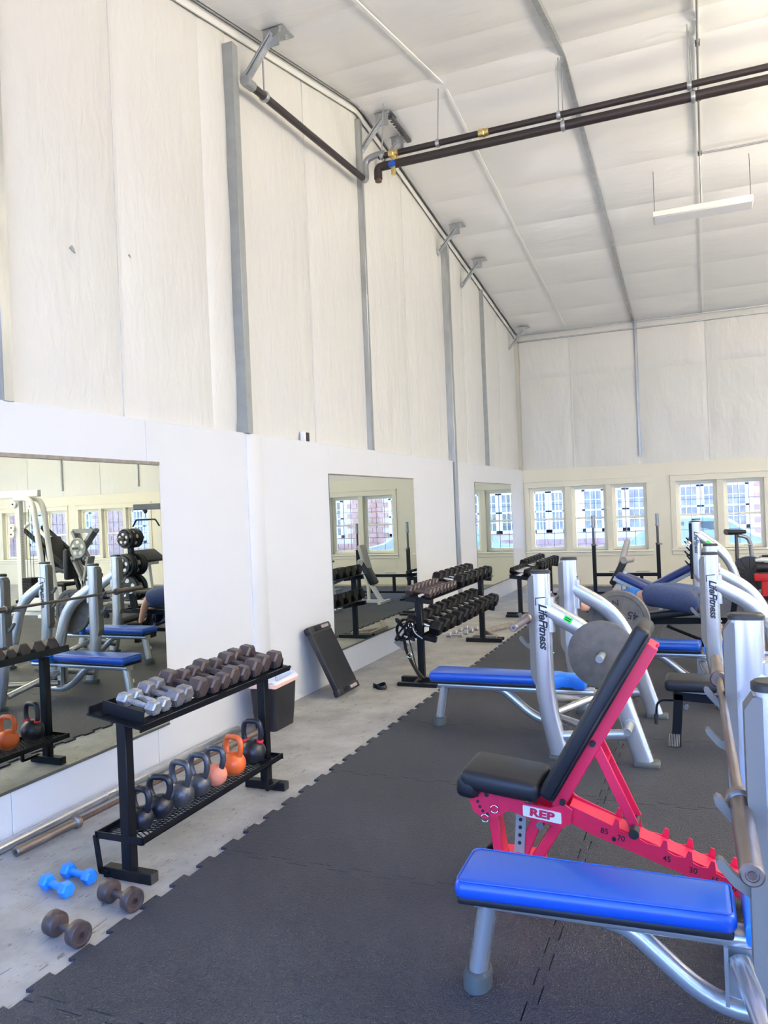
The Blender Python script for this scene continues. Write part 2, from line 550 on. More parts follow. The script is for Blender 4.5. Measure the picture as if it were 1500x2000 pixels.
# floor
mb = MB(); box(mb, (-0.3, Y0 - 0.2, -0.2), (W + 0.3, L + 0.2, 0.0))
floor = tag(obj('floor', mb, M_CONC, smooth=False), kind='structure')

# rubber tiles with interlocking teeth (4 x 6 foot mats)
def tooth_edge(a, b, n, depth, sgn):
    """points from a to b (exclusive of b) with n dovetail teeth toward the left of the travel direction times sgn"""
    a = Vector(a); b = Vector(b); d = (b - a); Ln = d.length; d.normalize()
    nr = Vector((-d.y, d.x)) * sgn * depth
    pts = [a]
    p = Ln / n
    for i in range(n):
        s = i * p
        for t, k in ((0.27, 0), (0.23, 1), (0.77, 1), (0.73, 0)):
            pts.append(a + d * (s + t * p) + nr * k)
    return pts
TW, TL = 1.72, 1.223
GAP = 0.005
def tile_mesh():
    w, l = TW - GAP, TL - GAP
    out = []
    out += tooth_edge((0, 0), (w, 0), 8, 0.036, 1)
    out += tooth_edge((w, 0), (w, l), 6, 0.036, 1)
    out += tooth_edge((w, l), (0, l), 8, 0.036, -1)
    out += tooth_edge((0, l), (0, 0), 6, 0.036, -1)
    mb = MB()
    poly = [(p.x, p.y) for p in out]
    prism(mb, poly, (0, 0, 0.0065), (1, 0, 0), (0, 1, 0), (0, 0, 1), 0.0125)
    return mb.mesh('rubber_tile', M_RUBBER, smooth=False)
tm = tile_mesh()
for i in range(5):
    for j in range(-2, 12):
        y = 0.79 + j * TL
        if y + TL > 15.6: continue
        link('rubber_tile', tm, floor, (1.17 + i * TW, y, 0.0))

# left wall: backing, lower boards, posts, insulation
mb = MB()
prism(mb, [(Y0, -0.2), (L + 0.16, -0.2), (L + 0.16, roofz(L) + .3), (RIDGE, roofz(RIDGE) + .3), (Y0, roofz(Y0) + .3)], (-0.24, 0, 0), (0, 1, 0), (0, 0, 1), (1, 0, 0), 0.16)
wall_l = tag(obj('wall_left', mb, M_WALL, smooth=False), kind='structure')
for a, b in ((Y0, 0.55), (0.553, 1.76), (1.763, 3.02), (3.023, 4.22), (4.223, 5.452), (5.69, 7.0), (7.003, 8.22), (8.223, 9.46), (9.463, 11.12), (11.28, 12.5), (12.503, 13.8), (13.803, L)):
    mb = MB(); box(mb, (-0.16, a, 0.0), (0.0, b, HP), 0.002)
    obj('wall_panel', mb, M_WALL, wall_l, smooth=False)
mb = MB(); box(mb, (-0.16, 5.452, 0.0), (0.012, 5.69, HP), 0.004, 2)
obj('pilaster', mb, M_WALL, wall_l)
mb = MB(); box(mb, (-0.16, 11.12, 0.0), (-0.10, 11.28, HP))
obj('wall_recess', mb, M_WALL, wall_l, smooth=False)
seams = [Y0, -0.6, 0.5, 1.65, 3.115, 4.11, 5.12, 5.50, 6.85, 8.15, 9.55, 11.2, 12.2, 13.3, 14.5, L]
XI = -0.075
for k in range(len(seams) - 1):
    a, b = seams[k], seams[k + 1]
    def col(a, b, z0):
        mb = grid_panel((XI, a, z0), (XI, b, z0), (XI, a, roofz(a)), (XI, b, roofz(b)), (1, 0, 0), 12, 26, 0.035, 0.012, k * 3.7)
        obj('insulation_panel', mb, M_VINYL, wall_l, ang=180)
    if a < RIDGE < b:
        mb = MB()
        nu, nv = 14, 26
        vs = []
        for j in range(nv + 1):
            for i in range(nu + 1):
                y = a + (b - a) * i / nu; v = j / nv; u = i / nu
                z = HP + (roofz(y) - HP) * v
                vs.append((XI + 0.035 * (4 * u * (1 - u)) ** .5 * (4 * v * (1 - v)) ** .35, y, z))
        mb.add(vs, [(j * (nu + 1) + i, j * (nu + 1) + i + 1, (j + 1) * (nu + 1) + i + 1, (j + 1) * (nu + 1) + i) for j in range(nv) for i in range(nu)])
        obj('insulation_panel', mb, M_VINYL, wall_l, ang=180)
    else:
        col(a, b, HP - 0.02)
# seam battens and posts of the left wall
def post(y, w, d, z0, z1, m, flange=True):
    mb = MB()
    box(mb, (XI - 0.03, y - w / 2, z0), (XI + d, y + w / 2, z1), 0.003)
    if flange:
        box(mb, (XI - 0.03, y + w / 2, z0), (XI + d - 0.05, y + w / 2 + 0.03, z1), 0.002)
        for i in range(9):
            z = z0 + (z1 - z0) * (i + .5) / 9
            cyl(mb, (XI + d - .03, y + w / 2, z), (XI + d - .03, y + w / 2 + 0.014, z), 0.012, 6)
    obj('steel_post', mb, m, wall_l)
post(5.475, 0.085, 0.115, HP + 0.002, 5.56, M_GALVD)
post(11.2, 0.10, 0.11, 0.3, 5.62, M_GALV)
post(8.15, 0.05, 0.07, HP + 0.002, 6.15, M_GALV, False)
post(3.115, 0.07, 0.08, HP + 0.002, 4.95, M_GALV)
post(13.3, 0.04, 0.07, HP + 0.002, 5.46, M_GALVD, False)
for y in (4.11, 6.85, 9.55, 12.2, 14.5):
    mb = MB(); box(mb, (XI, y - 0.012, HP), (XI + 0.012, y + 0.012, roofz(y) - .03))
    obj('seam_tape', mb, M_VINYL, wall_l, smooth=False)
mb = MB(); box(mb, (-0.08, Y0, HP - 0.01), (-0.002, L, HP + 0.006))
obj('ledge', mb, M_WALL, wall_l, smooth=False)
# tears in the facing
for y, z, s in ((3.67, 3.36, .022), (4.20, 3.47, .013), (4.36, 3.47, .017)):
    mb = MB(); prism(mb, [(-s, 0), (-.2 * s, s * .9), (s * .5, .3 * s), (s, -s), (0, -.5 * s)], (XI + 0.036 * (1 if s > .02 else .6), y, z), (0, 1, 0), (0, 0, 1), (1, 0, 0), 0.006)
    obj('tear', mb, M_GALVD, wall_l, smooth=False)

# far wall with window openings
GROUPS = [0.11, 2.945, 5.90, 9.655, 12.42]
UNITS = [(0.0, 0.735), (0.845, 1.54), (1.64, 2.307)]
WZ0, WZ1 = 0.69, 1.99
mb = MB()
ops = []
for g in GROUPS:
    ops += [(g + a, g + b) for a, b in UNITS]
x = -0.16
box(mb, (-0.16, L, -0.2), (W + .16, L + 0.2, WZ0))
box(mb, (-0.16, L, WZ1), (W + .16, L + 0.2, HP))
for a, b in ops:
    box(mb, (x, L, WZ0), (a, L + 0.2, WZ1)); x = b
box(mb, (x, L, WZ0), (W + .16, L + 0.2, WZ1))
box(mb, (-0.16, L + 0.08, HP), (W + .16, L + 0.2, roofz(L) + .3))
wall_f = tag(obj('wall_far', mb, M_WALLC, smooth=False), kind='structure')
xs = [0.0, 1.05]
while xs[-1] < W - 1.2: xs.append(xs[-1] + 1.275)
xs.append(W)
YI = L + 0.06
for i in range(len(xs) - 1):
    for z0, z1 in ((HP - .02, 4.23), (4.23, roofz(L))):
        mb = grid_panel((xs[i], YI, z0), (xs[i + 1], YI, z0), (xs[i], YI, z1), (xs[i + 1], YI, z1), (0, -1, 0), 10, 14, 0.03, 0.035 if z0 < 3 else .015, i * 5.1 + z0)
        obj('insulation_panel', mb, M_VINYL, wall_f, ang=180)
for i, x in enumerate(xs[1:-1]):
    mb = MB()
    if i % 2 == 1:
        box(mb, (x - 0.024, YI - 0.05, 2.52), (x + 0.024, YI, roofz(L) - .02), .003)
        obj('steel_post', mb, M_GALV, wall_f)
    else:
        box(mb, (x - 0.014, YI - 0.012, HP), (x + 0.014, YI, roofz(L) - .02))
        obj('seam_tape', mb, M_VINYL, wall_f, smooth=False)

# windows
def window(idx, gx):
    root = bpy.data.objects.new('window_%d' % idx, None); COL.objects.link(root)
    root.location = (gx, L, 0); tag(root, kind='structure')
    wd = UNITS[-1][1]
    mb = MB()   # casing board round the group, proud of the wall
    box(mb, (-0.09, -0.02, WZ0 - .11), (wd + .09, 0, WZ0 - .035), .003)
    box(mb, (-0.09, -0.02, WZ1), (wd + .09, 0, WZ1 + .11), .003)
    box(mb, (-0.105, -0.026, WZ1 + .11), (wd + .105, 0, WZ1 + .135), .003)
    for a in (-0.09, wd): box(mb, (a, -0.02, WZ0), (a + .09, 0, WZ1), .003)
    obj('casing', mb, M_WALLC, root)
    mb = MB(); box(mb, (-0.1, -0.05, WZ0 - .035), (wd + .1, 0.15, WZ0), .006)
    obj('sill', mb, M_TRIM, root)
    for a, b in UNITS:
        mid = 1.335
        mb = MB()
        y0, y1 = 0.10, 0.17
        t = 0.045
        box(mb, (a, y0, WZ0), (a + t, y1, WZ1)); box(mb, (b - t, y0, WZ0), (b, y1, WZ1))
        box(mb, (a + t, y0, WZ1 - t), (b - t, y1, WZ1)); box(mb, (a + t, y0, WZ0), (b - t, y1, WZ0 + t))
        fr = obj('frame', mb, M_TRIM, root, smooth=False)
        for z0, z1, yy in ((WZ0 + t, mid + .02, .115), (mid - .02, WZ1 - t, .135)):
            s = 0.028
            mb = MB()
            box(mb, (a + t, yy, z0), (b - t, yy + .03, z0 + s)); box(mb, (a + t, yy, z1 - s), (b - t, yy + .03, z1))
            box(mb, (a + t, yy, z0 + s), (a + t + s, yy + .03, z1 - s)); box(mb, (b - t - s, yy, z0 + s), (b - t, yy + .03, z1 - s))
            sa = obj('sash', mb, M_TRIM, root, smooth=False)
            mb = MB(); box(mb, (a + t + s, yy + .012, z0 + s), (b - t - s, yy + .016, z1 - s))
            obj('pane', mb, M_GLASS, sa, smooth=False)
            mb = MB()
            w_ = b - a - 2 * t - 2 * s; h_ = z1 - z0 - 2 * s
            for q in (1, 2):
                xx = a + t + s + w_ * q / 3
                box(mb, (xx - .004, yy + .006, z0 + s), (xx + .004, yy + .011, z1 - s))
            zz = z0 + s + h_ * .5
            box(mb, (a + t + s, yy + .006, zz - .004), (b - t - s, yy + .011, zz + .004))
            obj('muntin', mb, M_DARKGREY, sa, smooth=False)
    portal('window_portal', (gx + wd / 2, L + 0.22, (WZ0 + WZ1) / 2), (wd, WZ1 - WZ0), (R(-90), 0, 0))
for i, g in enumerate(GROUPS): window(i + 1, g)

# right wall and the door side behind the camera
mb = MB()
prism(mb, [(Y0, 3.85), (L + 0.2, 3.85), (L + 0.2, roofz(L) + .3), (RIDGE, roofz(RIDGE) + .3), (Y0, roofz(Y0) + .3)], (W + .08, 0, 0), (0, 1, 0), (0, 0, 1), (1, 0, 0), 0.16)
for a, b in ((Y0, 8.5), (14.0, L + .2)): box(mb, (W, a, -.2), (W + .16, b, 3.85))
box(mb, (W, 8.5, 2.4), (W + .16, 14.0, 3.85))  # header over the added daylight opening
tag(obj('wall_right', mb, M_WALL, smooth=False), kind='structure')
mb = MB()
zt = roofz(Y0) + .3
for a, b in ((-.16, .15), (5.35, 5.7), (10.9, 11.2), (16.4, W + .16)): box(mb, (a, Y0 - .16, -0.2), (b, Y0, 3.85))
box(mb, (-.16, Y0 - .16, 3.85), (W + .16, Y0, zt))
tag(obj('wall_near', mb, M_WALL, smooth=False), kind='structure')

# ceiling deck and quilted facing
mb = MB()
prism(mb, [(Y0 - .16, roofz(Y0 - .16) + .12), (RIDGE, roofz(RIDGE) + .12), (L + .2, roofz(L + .2) + .12), (L + .2, roofz(L + .2) + .3), (RIDGE, roofz(RIDGE) + .34), (Y0 - .16, roofz(Y0 - .16) + .3)], (W / 2, 0, 0), (0, 1, 0), (0, 0, 1), (1, 0, 0), W + .32)
ceil = tag(obj('ceiling', mb, M_WHITE, smooth=False), kind='structure')
rows = [Y0, -0.5, 0.3, 1.25, 2.4, 3.55, 4.7, 5.87, 7.05, 7.86, 8.34, 9.35, 10.41, 11.48, 12.65, 13.75, 14.9, L + .06]
cx = [0.0, 1.02] + [1.02 + 1.268 * k for k in range(1, 12)] + [W]
for i in range(len(cx) - 1):
    for j in range(len(rows) - 1):
        a, b = rows[j], rows[j + 1]
        if a < 2.0 and i > 6: 
            pass
        zl = lambda y: (roofz(y) if not (7.9 < y < 8.3) else roofz(y))
        n = Vector((0, 0.14 if b > RIDGE else -0.2, -1)).normalized()
        if a < RIDGE < b: n = Vector((0, 0, -1))
        mb = grid_panel((cx[i], a, zl(a)), (cx[i + 1], a, zl(a)), (cx[i], b, zl(b)), (cx[i + 1], b, zl(b)), n, 9, 8, 0.022 if b - a > .7 else .012, 0.012, i * 7.3 + j * 1.9)
        obj('insulation_panel', mb, M_VINYLC, ceil, ang=180)
def roof_pt(x, y, drop=0.0): return Vector((x, y, roofz(y) - drop))
for i, x in enumerate(cx[1:-1]):
    mb = MB()
    w = 0.026 if i == 1 else 0.013
    for a, b in ((Y0, RIDGE), (RIDGE, L)):
        bar(mb, roof_pt(x, a, .026), roof_pt(x, b, .026), 2 * w, 0.03 if i == 1 else .014)
    obj('seam_strip', mb, M_GALV if i == 1 else M_VINYLC, ceil, smooth=False)
# eave trims
mb = MB()
for a, b in ((Y0, RIDGE), (RIDGE, L)):
    bar(mb, roof_pt(-0.035, a, .05), roof_pt(-0.035, b, .05), 0.012, 0.07)
tr1 = tag(obj('trim_1', mb, M_WHITE, smooth=False), kind='structure')
mb = MB()
for a, b in ((Y0, RIDGE), (RIDGE, L)): bar(mb, roof_pt(0.02, a, .035), roof_pt(0.02, b, .035), 0.011, 0.011)
obj('edge_rod', mb, M_GREYM, tr1, smooth=False)
mb = MB()
box(mb, (0, L - .03, roofz(L) - .16), (W, L + .07, roofz(L) - .14)); bar(mb, (0, L - .05, roofz(L) - .03), (W, L - .05, roofz(L) - .03), .015, .02)
tag(obj('trim_2', mb, M_GALV, smooth=False), kind='structure')

# outside: ground, brick building, car
mb = MB(); box(mb, (-60, -60, -0.5), (80, Y0 - .18, -0.06))
tag(obj('ground', mb, mat('pale_pavement', (0.48, 0.46, 0.42), 0.8, noise_scale=3, noise_amt=.1), smooth=False), kind='structure')
mb = MB(); box(mb, (-60, L + .3, -0.6), (80, 80, -0.35))
tag(obj('street', mb, mat('pale_asphalt', (0.42, 0.41, 0.39), 0.8, noise_scale=3, noise_amt=.1), smooth=False), kind='structure')
M_BRICK = mat('pink_brick', (0.62, 0.36, 0.25), 0.8, noise_scale=2.5, noise_amt=.35)
M_STONE = mat('tan_stone', (0.68, 0.50, 0.28), 0.8, noise_scale=2.5, noise_amt=.3)
M_MORT = mat('mortar', (0.66, 0.56, 0.42), 0.9)
M_OUTPANE = mat('outside_pane', (0.36, 0.36, 0.30), 0.25, noise_scale=3, noise_amt=.6)  # grey reflection put into the pane colour
bld = thing('brick_building', 'pink brick building with white framed windows across the street', 'building', (0, 27, -0.35))
mb = MB(); box(mb, (-14, 0.05, 0), (40, 6, 6.5)); obj('wall', mb, M_MORT, bld, smooth=False)
BW = [(-2.05, -1.6), (-1.5, -1.02), (-0.37, 0.28), (0.4, 0.95), (1.07, 1.66), (2.68, 3.27), (3.38, 3.95), (4.05, 4.7), (6.2, 6.8), (6.9, 7.5), (9.5, 10.1), (10.2, 10.8), (13, 13.6), (-5.2, -4.6), (-6.4, -5.8), (-9, -8.4), (16, 16.6), (19, 19.6), (22, 22.6), (25, 25.6)]
mbb = MB(); mbs = MB()
row = 0; z = 0.0
while z < 6.2:
    h = 0.19 if z < 2.44 else 0.26
    x = -14 + (0.21 if row % 2 else 0)
    wbr = 0.42 if z < 2.44 else 0.62
    while x < 40:
        x2 = min(x + wbr - .02, 40)
        hit = any(x2 > a - .05 and x < b + .05 for a, b in BW) and 0.85 < z + .1 < 2.42
        if not hit:
            box(mbb if z < 2.44 else mbs, (x, 0.0 + random.uniform(0, .015), z), (x2, 0.06, z + h - .02))
        x += wbr
    z += h; row += 1
tag(obj('brick', mbb, M_BRICK, bld, smooth=False), kind='stuff')
tag(obj('stone', mbs, M_STONE, bld, smooth=False), kind='stuff')
for a, b in BW:
    mb = MB(); zz0, zz1 = 1.02, 2.40
    t = .06
    box(mb, (a - .04, -.04, zz0 - .05), (a + t, .05, zz1)); box(mb, (b - t, -.04, zz0 - .05), (b + .04, .05, zz1))
    for q in (zz0 - .05, zz1 - t, (zz0 + zz1) / 2 - .03): box(mb, (a - .04, -.04, q), (b + .04, .05, q + t + (.05 if q < zz0 else 0)))
    for q in (1, 2): xx = a + t + (b - a - 2 * t) * q / 3; box(mb, (xx - .012, -.02, zz0), (xx + .012, .05, zz1))
    for q in (.25, .75): box(mb, (a, -.02, zz0 + (zz1 - zz0) * q - .012), (b, .05, zz0 + (zz1 - zz0) * q + .012))
    wf = obj('window_frame', mb, M_WHITEP, bld, smooth=False)
    mb = MB(); box(mb, (a, .02, zz0), (b, .045, zz1)); obj('pane', mb, M_OUTPANE, wf, smooth=False)

M_CAR = mat('light_blue_car_paint', (0.11, 0.22, 0.34), 0.25, 0.1, coat=.5)
M_CARG = mat('car_glass', (0.05, 0.09, 0.13), 0.08)
car = thing('car', 'light blue sedan parked outside the far windows', 'car', (3.05, 19.9, -0.35))
side = [(-2.25, .35), (-2.2, .75), (-1.9, .92), (-1.35, 1.0), (-0.75, 1.42), (-0.3, 1.56), (0.5, 1.57), (0.95, 1.46), (1.45, 1.12), (2.05, .98), (2.2, .8), (2.22, .35)]
mb = MB()
n = len(side); vs = []
for yy, sc in ((-.88, .97), (-.8, 1.0), (.8, 1.0), (.88, .97)):
    for a, b in side:
        inn = max(0, b - .98) * .35
        vs.append((a * sc, yy * (1 - inn * .5), .35 + (b - .35) * (sc if abs(yy) > .85 else 1)))
fs = [(k * n + i, k * n + (i + 1) % n, (k + 1) * n + (i + 1) % n, (k + 1) * n + i) for k in range(3) for i in range(n)]
fs += [tuple(range(n)), tuple(range(4 * n - 1, 3 * n - 1, -1))]
mb.add(vs, fs)
obj('body', mb, M_CAR, car, ang=30)
for poly in ([(-1.15, 1.04), (-0.68, 1.38), (-.05, 1.46), (-.05, 1.04)], [(0.05, 1.04), (0.05, 1.46), (.55, 1.45), (0.9, 1.36), (1.25, 1.06)]):
    mb = MB(); prism(mb, poly, (0, -.80, 0), *XZ, .03); obj('side_window', mb, M_CARG, car, smooth=False)
for xx in (-1.4, 1.4):
    mb = MB(); lathe(mb, [(.0, -.02), (.2, -.02), (.32, 0), (.33, .05), (.33, .2), (.0, .2)], (xx, -.9, .33), (0, 1, 0), 20)
    obj('wheel', mb, M_BLK, car)

# ------------------------------------------------------------------ mirrors
def mirror(name, label, y0, y1, strip):
    t = thing(name, label, 'mirror', (0, (y0 + y1) / 2, 0.285))
    h = (y1 - y0) / 2
    mb = MB(); box(mb, (0.001, -h, 0.0), (0.0065, h, 1.775)); obj('backing', mb, M_MIRE, t, smooth=False)
    mb = MB(); box(mb, (0.0067, -h + .003, 0.003), (0.0075, h - .003, 1.772)); obj('glass', mb, M_MIRROR, t, smooth=False)
    mb = MB(); box(mb, (0.0, -h, 1.775), (0.014, h, 1.775 + strip)); obj('top_strip', mb, M_TAN, t, smooth=False)
    mb = MB(); box(mb, (0.0, -h, -0.012), (0.011, h, 0.0)); obj('bottom_strip', mb, M_MIRE, t, smooth=False)
mirror('wall_mirror', 'large wall mirror behind the kettlebell rack', 1.2, 4.335, 0.022)
mirror('wall_mirror', 'wall mirror behind the two-tier black dumbbell rack and leaning step', 6.94, 9.37, 0.010)
mirror('wall_mirror', 'narrow looking wall mirror nearest the far windows', 12.24, 14.80, 0.008)

# ------------------------------------------------------------------ overhead fittings on the left wall and roof
def bracket(y, boltplate, label):
    t = thing('roof_bracket', label, 'bracket', (0.0, y, 0))
    zr = roofz(y)
    mb = MB(); box(mb, (0.13, -.10, zr - .045), (0.34, .10, zr - .035)); box(mb, (0.15, -.10, zr - .20), (0.30, -.088, zr - .04))
    obj('roof_plate', mb, M_GALV, t, smooth=False)
    mb = MB(); bar(mb, (0.25, -.11, zr - .13), (-0.05, -.11, zr - .47), 0.012, 0.065, (0, 1, 0)); bar(mb, (0.25, -.135, zr - .105), (-0.05, -.135, zr - .445), 0.055, 0.01, (1, 0, 1))
    obj('angle_arm', mb, M_GALV, t, smooth=False)
    mb = MB()
    for q in (0.17, 0.29):
        for w in (-.06, .06): cyl(mb, (q, w, zr - .06), (q, w, zr - .03), .014, 8)
    cyl(mb, (0.22, -.125, zr - .14), (0.22, -.10, zr - .14), .014, 8); cyl(mb, (-0.02, -.145, zr - .43), (-0.02, -.10, zr - .43), .014, 8)
    obj('bolt', mb, M_CHROME, t)
bracket(5.85, 1, 'grey steel angle bracket above the near wall pipe and post')
bracket(8.32, 1, 'grey steel angle bracket beside the ridge, nearer of the bolted two')
bracket(8.80, 1, 'grey steel angle bracket beside the ridge, farther of the bolted two')
bracket(11.05, 0, 'grey steel angle bracket just above the long exposed wall post')
bracket(12.25, 0, 'grey steel angle bracket second from the far corner')
bracket(15.45, 0, 'grey steel angle bracket in the far roof corner')
t = thing('perforated_strut', 'dark perforated strut fixed under the roof between two brackets', 'strut', (0.30, 8.5, roofz(8.5) - .07))
mb = MB(); bar(mb, (0, -.2, 0.02), (0.02, .36, -.03), .05, .04); obj('channel', mb, M_DARKGREY, t, smooth=False)
for i in range(8):
    mb = MB(); cyl(mb, (0.0, -.16 + i * .065, .005 - i * .005), (-.028, -.16 + i * .065, .005 - i * .005), .013, 8); obj('slot', mb, M_WHITEP, t)

# pipes
t = thing('wall_pipe', 'dark iron pipe running along the wall high up between two posts', 'pipe', (0.1, 5.53, 5.26))
mb = MB(); cyl(mb, (0, 0, 0), (0, 2.42, 0.10), 0.034, 14); obj('pipe', mb, M_PIPE, t)
mb = MB(); cyl(mb, (0, -.02, 0), (0, .1, .004), .044, 14); obj('coupling', mb, M_GREYM, t)
mb = MB(); tube(mb, rounded([(0, 2.36, .098), (0, 2.46, .10), (0, 2.46, .32), (.10, 2.46, .36), (.24, 2.46, .36)], .06), .036, seg=12); obj('elbow', mb, M_GREYM, t)
mb = MB(); cyl(mb, (0, .29, .01), (0, .29, .32), .008, 8); lathe(mb, [(.044, -.02), (.05, 0), (.044, .02)], (0, .29, .012), (0, 1, 0), 14); obj('hanger', mb, M_GALV, t)
t = thing('ceiling_pipe', 'thin upper dark pipe crossing under the roof ridge', 'pipe', (0, 8.0, 5.60))
mb = MB(); cyl(mb, (0.26, 0, 0), (W - .1, 0, 0.02), 0.033, 12); obj('pipe', mb, M_PIPE, t)
for x in (.44, 1.46):
    mb = MB(); cyl(mb, (x - .055, 0, 0), (x + .055, 0, 0), .042, 12); lathe(mb, [(.047, -.008), (.05, 0), (.047, .008)], (x, 0, 0), (1, 0, 0), 8); obj('brass_union', mb, M_BRASS, t)
mb = MB(); cyl(mb, (.44, 0, 0), (.44, 0, -.11), .036, 10); obj('brass_tee', mb, M_BRASS, t)
for x in (.30, .95, 2.24, 3.47, 4.75, 6.0):
    mb = MB(); cyl(mb, (x, 0, .03), (x, .1, roofz(8.1) - 5.64), .007, 6); lathe(mb, [(.040, -.02), (.046, 0), (.040, .02)], (x, 0, 0), (1, 0, 0), 12); obj('hanger', mb, M_GALV, t)
t = thing('ceiling_pipe', 'thick lower dark pipe under the roof ridge ending in a turned down elbow', 'pipe', (0, 8.0, 5.485))
mb = MB(); tube(mb, rounded([(.245, 0, -.13), (.245, 0, 0), (.4, 0, 0), (W - .1, 0, 0.02)], .05), .046, seg=12, bn=(0, 1, 0)); obj('pipe', mb, M_PIPE, t)
mb = MB(); cyl(mb, (.245, 0, -.16), (.245, 0, -.11), .038, 10); obj('end_valve', mb, M_RUST, t)
mb = MB(); cyl(mb, (.44, -.03, -.02), (.44, -.03, -.13), .024, 10); obj('valve', mb, M_BRASS, t)
mb = MB(); cyl(mb, (.41, -.05, -.02), (.46, -.07, -.02), .034, 10); obj('valve_handle', mb, M_BLUE, t)
for x in (2.28, 3.50, 4.8, 6.05):
    mb = MB(); cyl(mb, (x, 0, .03), (x - .02, .2, roofz(8.25) - 5.52), .007, 6); lathe(mb, [(.052, -.02), (.058, 0), (.052, .02)], (x, 0, 0), (1, 0, 0), 12); obj('hanger', mb, M_GALV, t)
# conduit and heater panel
t = thing('conduit', 'grey conduit running up the ceiling slope to the hanging panel', 'conduit', (3.56, 0, 0))
mb = MB(); tube(mb, [roof_pt(0, y, .055) for y in (1, 4.5, 8.1, 10.4)], .012, seg=8); obj('conduit_run', mb, M_GREYM, t)
mb = MB(); tube(mb, rounded([roof_pt(0, 10.4, .04), roof_pt(.3, 10.42, .04), roof_pt(6, 10.42, .04)], .05), .012, seg=8); obj('conduit_branch', mb, M_GREYM, t)
mb = MB(); tube(mb, [roof_pt(0, 10.4, .04), (0, 10.5, roofz(10.5) - .25), (0, 10.6, 5.36)], .012, seg=8); obj('conduit_drop', mb, M_GREYM, t)
for y in (3.3, 5.9, 8.4, 9.3, 10.4):
    mb = MB(); box(mb, (-.022, y - .03, roofz(y) - .06), (.022, y + .03, roofz(y) - .02)); obj('clamp', mb, M_DARKGREY, t, smooth=False)
t = thing('ceiling_heater', 'flat white panel light hung on thin cables under the far roof slope', 'light', (3.56, 10.6, 5.27))
mb = MB(); box(mb, (-.58, -.16, -.03), (.58, .16, .05), .01); obj('housing', mb, M_WHITE, t)
mb = MB(); box(mb, (-.56, -.14, -.034), (.56, .14, -.03)); obj('diffuser', mb, M_WHITEP, t, smooth=False)
for x in (-.56, .56):
    mb = MB(); cyl(mb, (x, 0, .05), (x, .05, roofz(10.6) - 5.30), .004, 6); obj('cable', mb, M_DARKGREY, t)
def fill_panel(x, y, z, label):  # lit panels added out of view to brighten the far half
    t = thing('fill_light_panel', label, 'light', (x, y, z), 0, 'added fill light panels out of view')
    mb = MB(); box(mb, (-.58, -.16, -.03), (.58, .16, .05), .01); obj('housing', mb, M_WHITE, t)
    for q in (-.56, .56):
        mb = MB(); cyl(mb, (q, 0, .05), (q, 0, roofz(y) - z - .02), .004, 6); obj('cable', mb, M_DARKGREY, t)
    for nm, dz, rx, e in (('uplight', .06, R(180), FILL_UP), ('downlight', -.04, 0, FILL_DOWN)):
        d = bpy.data.lights.new(nm, 'AREA'); d.shape = 'RECTANGLE'; d.size = 1.1; d.size_y = .28; d.energy = e; d.color = (1.0, .86, .62)
        o = bpy.data.objects.new(nm, d); o.parent = t; o.location = (0, 0, dz); o.rotation_euler = (rx, 0, 0); COL.objects.link(o)
FILL_UP, FILL_DOWN = 260.0, 4.0
for i, x in enumerate((8.3, 11.4, 14.5)):
    for j, y in enumerate((1.5, 4.2, 6.8, 9.2)):
        fill_panel(x, y, roofz(y) - 2.0, 'added fill light panel out of view, %s row from the doors, %s from the big mirror wall' % (ordinal(j), ordinal(i)))
t = thing('sensor_box', 'small black and white sensor box on the ledge above the wall', 'sensor', (-0.03, 6.53, HP + .006))
mb = MB(); box(mb, (-.02, -.045, 0), (.02, 0.0, .09), .004); obj('bracket_block', mb, M_WHITEP, t)
mb = MB(); box(mb, (-.02, 0.001, 0), (.03, .05, .085), .004); obj('body', mb, M_CAP, t)

# ------------------------------------------------------------------ dumbbells
def make_db(name, r, hl, tot, hr, mh, mb_, label, seg=6, chamf=0.2):
    t = thing(name, label, 'dumbbell')
    half = tot / 2
    for s in (-1, 1):
        mb = MB()
        a, b = half - hl, half
        c = r * chamf
        pr = [(r - c, s * a), (r, s * (a + c)), (r, s * (b - c)), (r - c, s * b)]
        lathe(mb, pr, axis=(1, 0, 0), seg=seg)
        obj('head', mb, mh, t, ang=20 if seg == 6 else 40)
    mb = MB()
    q = half - hl + .004
    lathe(mb, [(hr * .8, -q), (hr * .85, -q * .8), (hr, -q * .35), (hr * 1.06, 0), (hr, q * .35), (hr * .85, q * .8), (hr * .8, q)], axis=(1, 0, 0), seg=12)
    obj('handle', mb, mb_, t)
    return t
first = {}
def place_db(kind, spec, loc, rot, label, group=None):
    if kind not in first:
        first[kind] = make_db(*spec, label)
        o = first[kind]; o.location = loc; o.rotation_euler = rot
        if group: o['group'] = group
        return o
    return dup(first[kind], loc, rot, label, group)
DB = {
    's1': ('hex_dumbbell', .036, .058, .235, .0135, M_IRONS, M_IRONS),
    's2': ('hex_dumbbell', .046, .072, .25, .0145, M_IRONM, M_IRONM),
    'b1': ('hex_dumbbell', .056, .080, .27, .016, M_IRON, M_IRON),
    'b0': ('hex_dumbbell', .047, .070, .26, .015, M_IRON, M_IRON),
}
KR = (0.9, 3.5)
tilt = R(9.5)
ys = [2.985, 3.06, 3.15, 3.235, 3.345, 3.44, 3.535, 3.635, 3.74, 3.85, 3.965, 4.09]
kinds = ['s1', 's1', 's2', 's2', 'b1', 'b0', 'b0', 'b1', 'b0', 'b1', 'b1', 'b1']
looks = {'s1': 'bright silver hex dumbbell', 's2': 'worn pewter hex dumbbell', 'b0': 'smaller brown iron hex dumbbell', 'b1': 'larger brown iron hex dumbbell'}
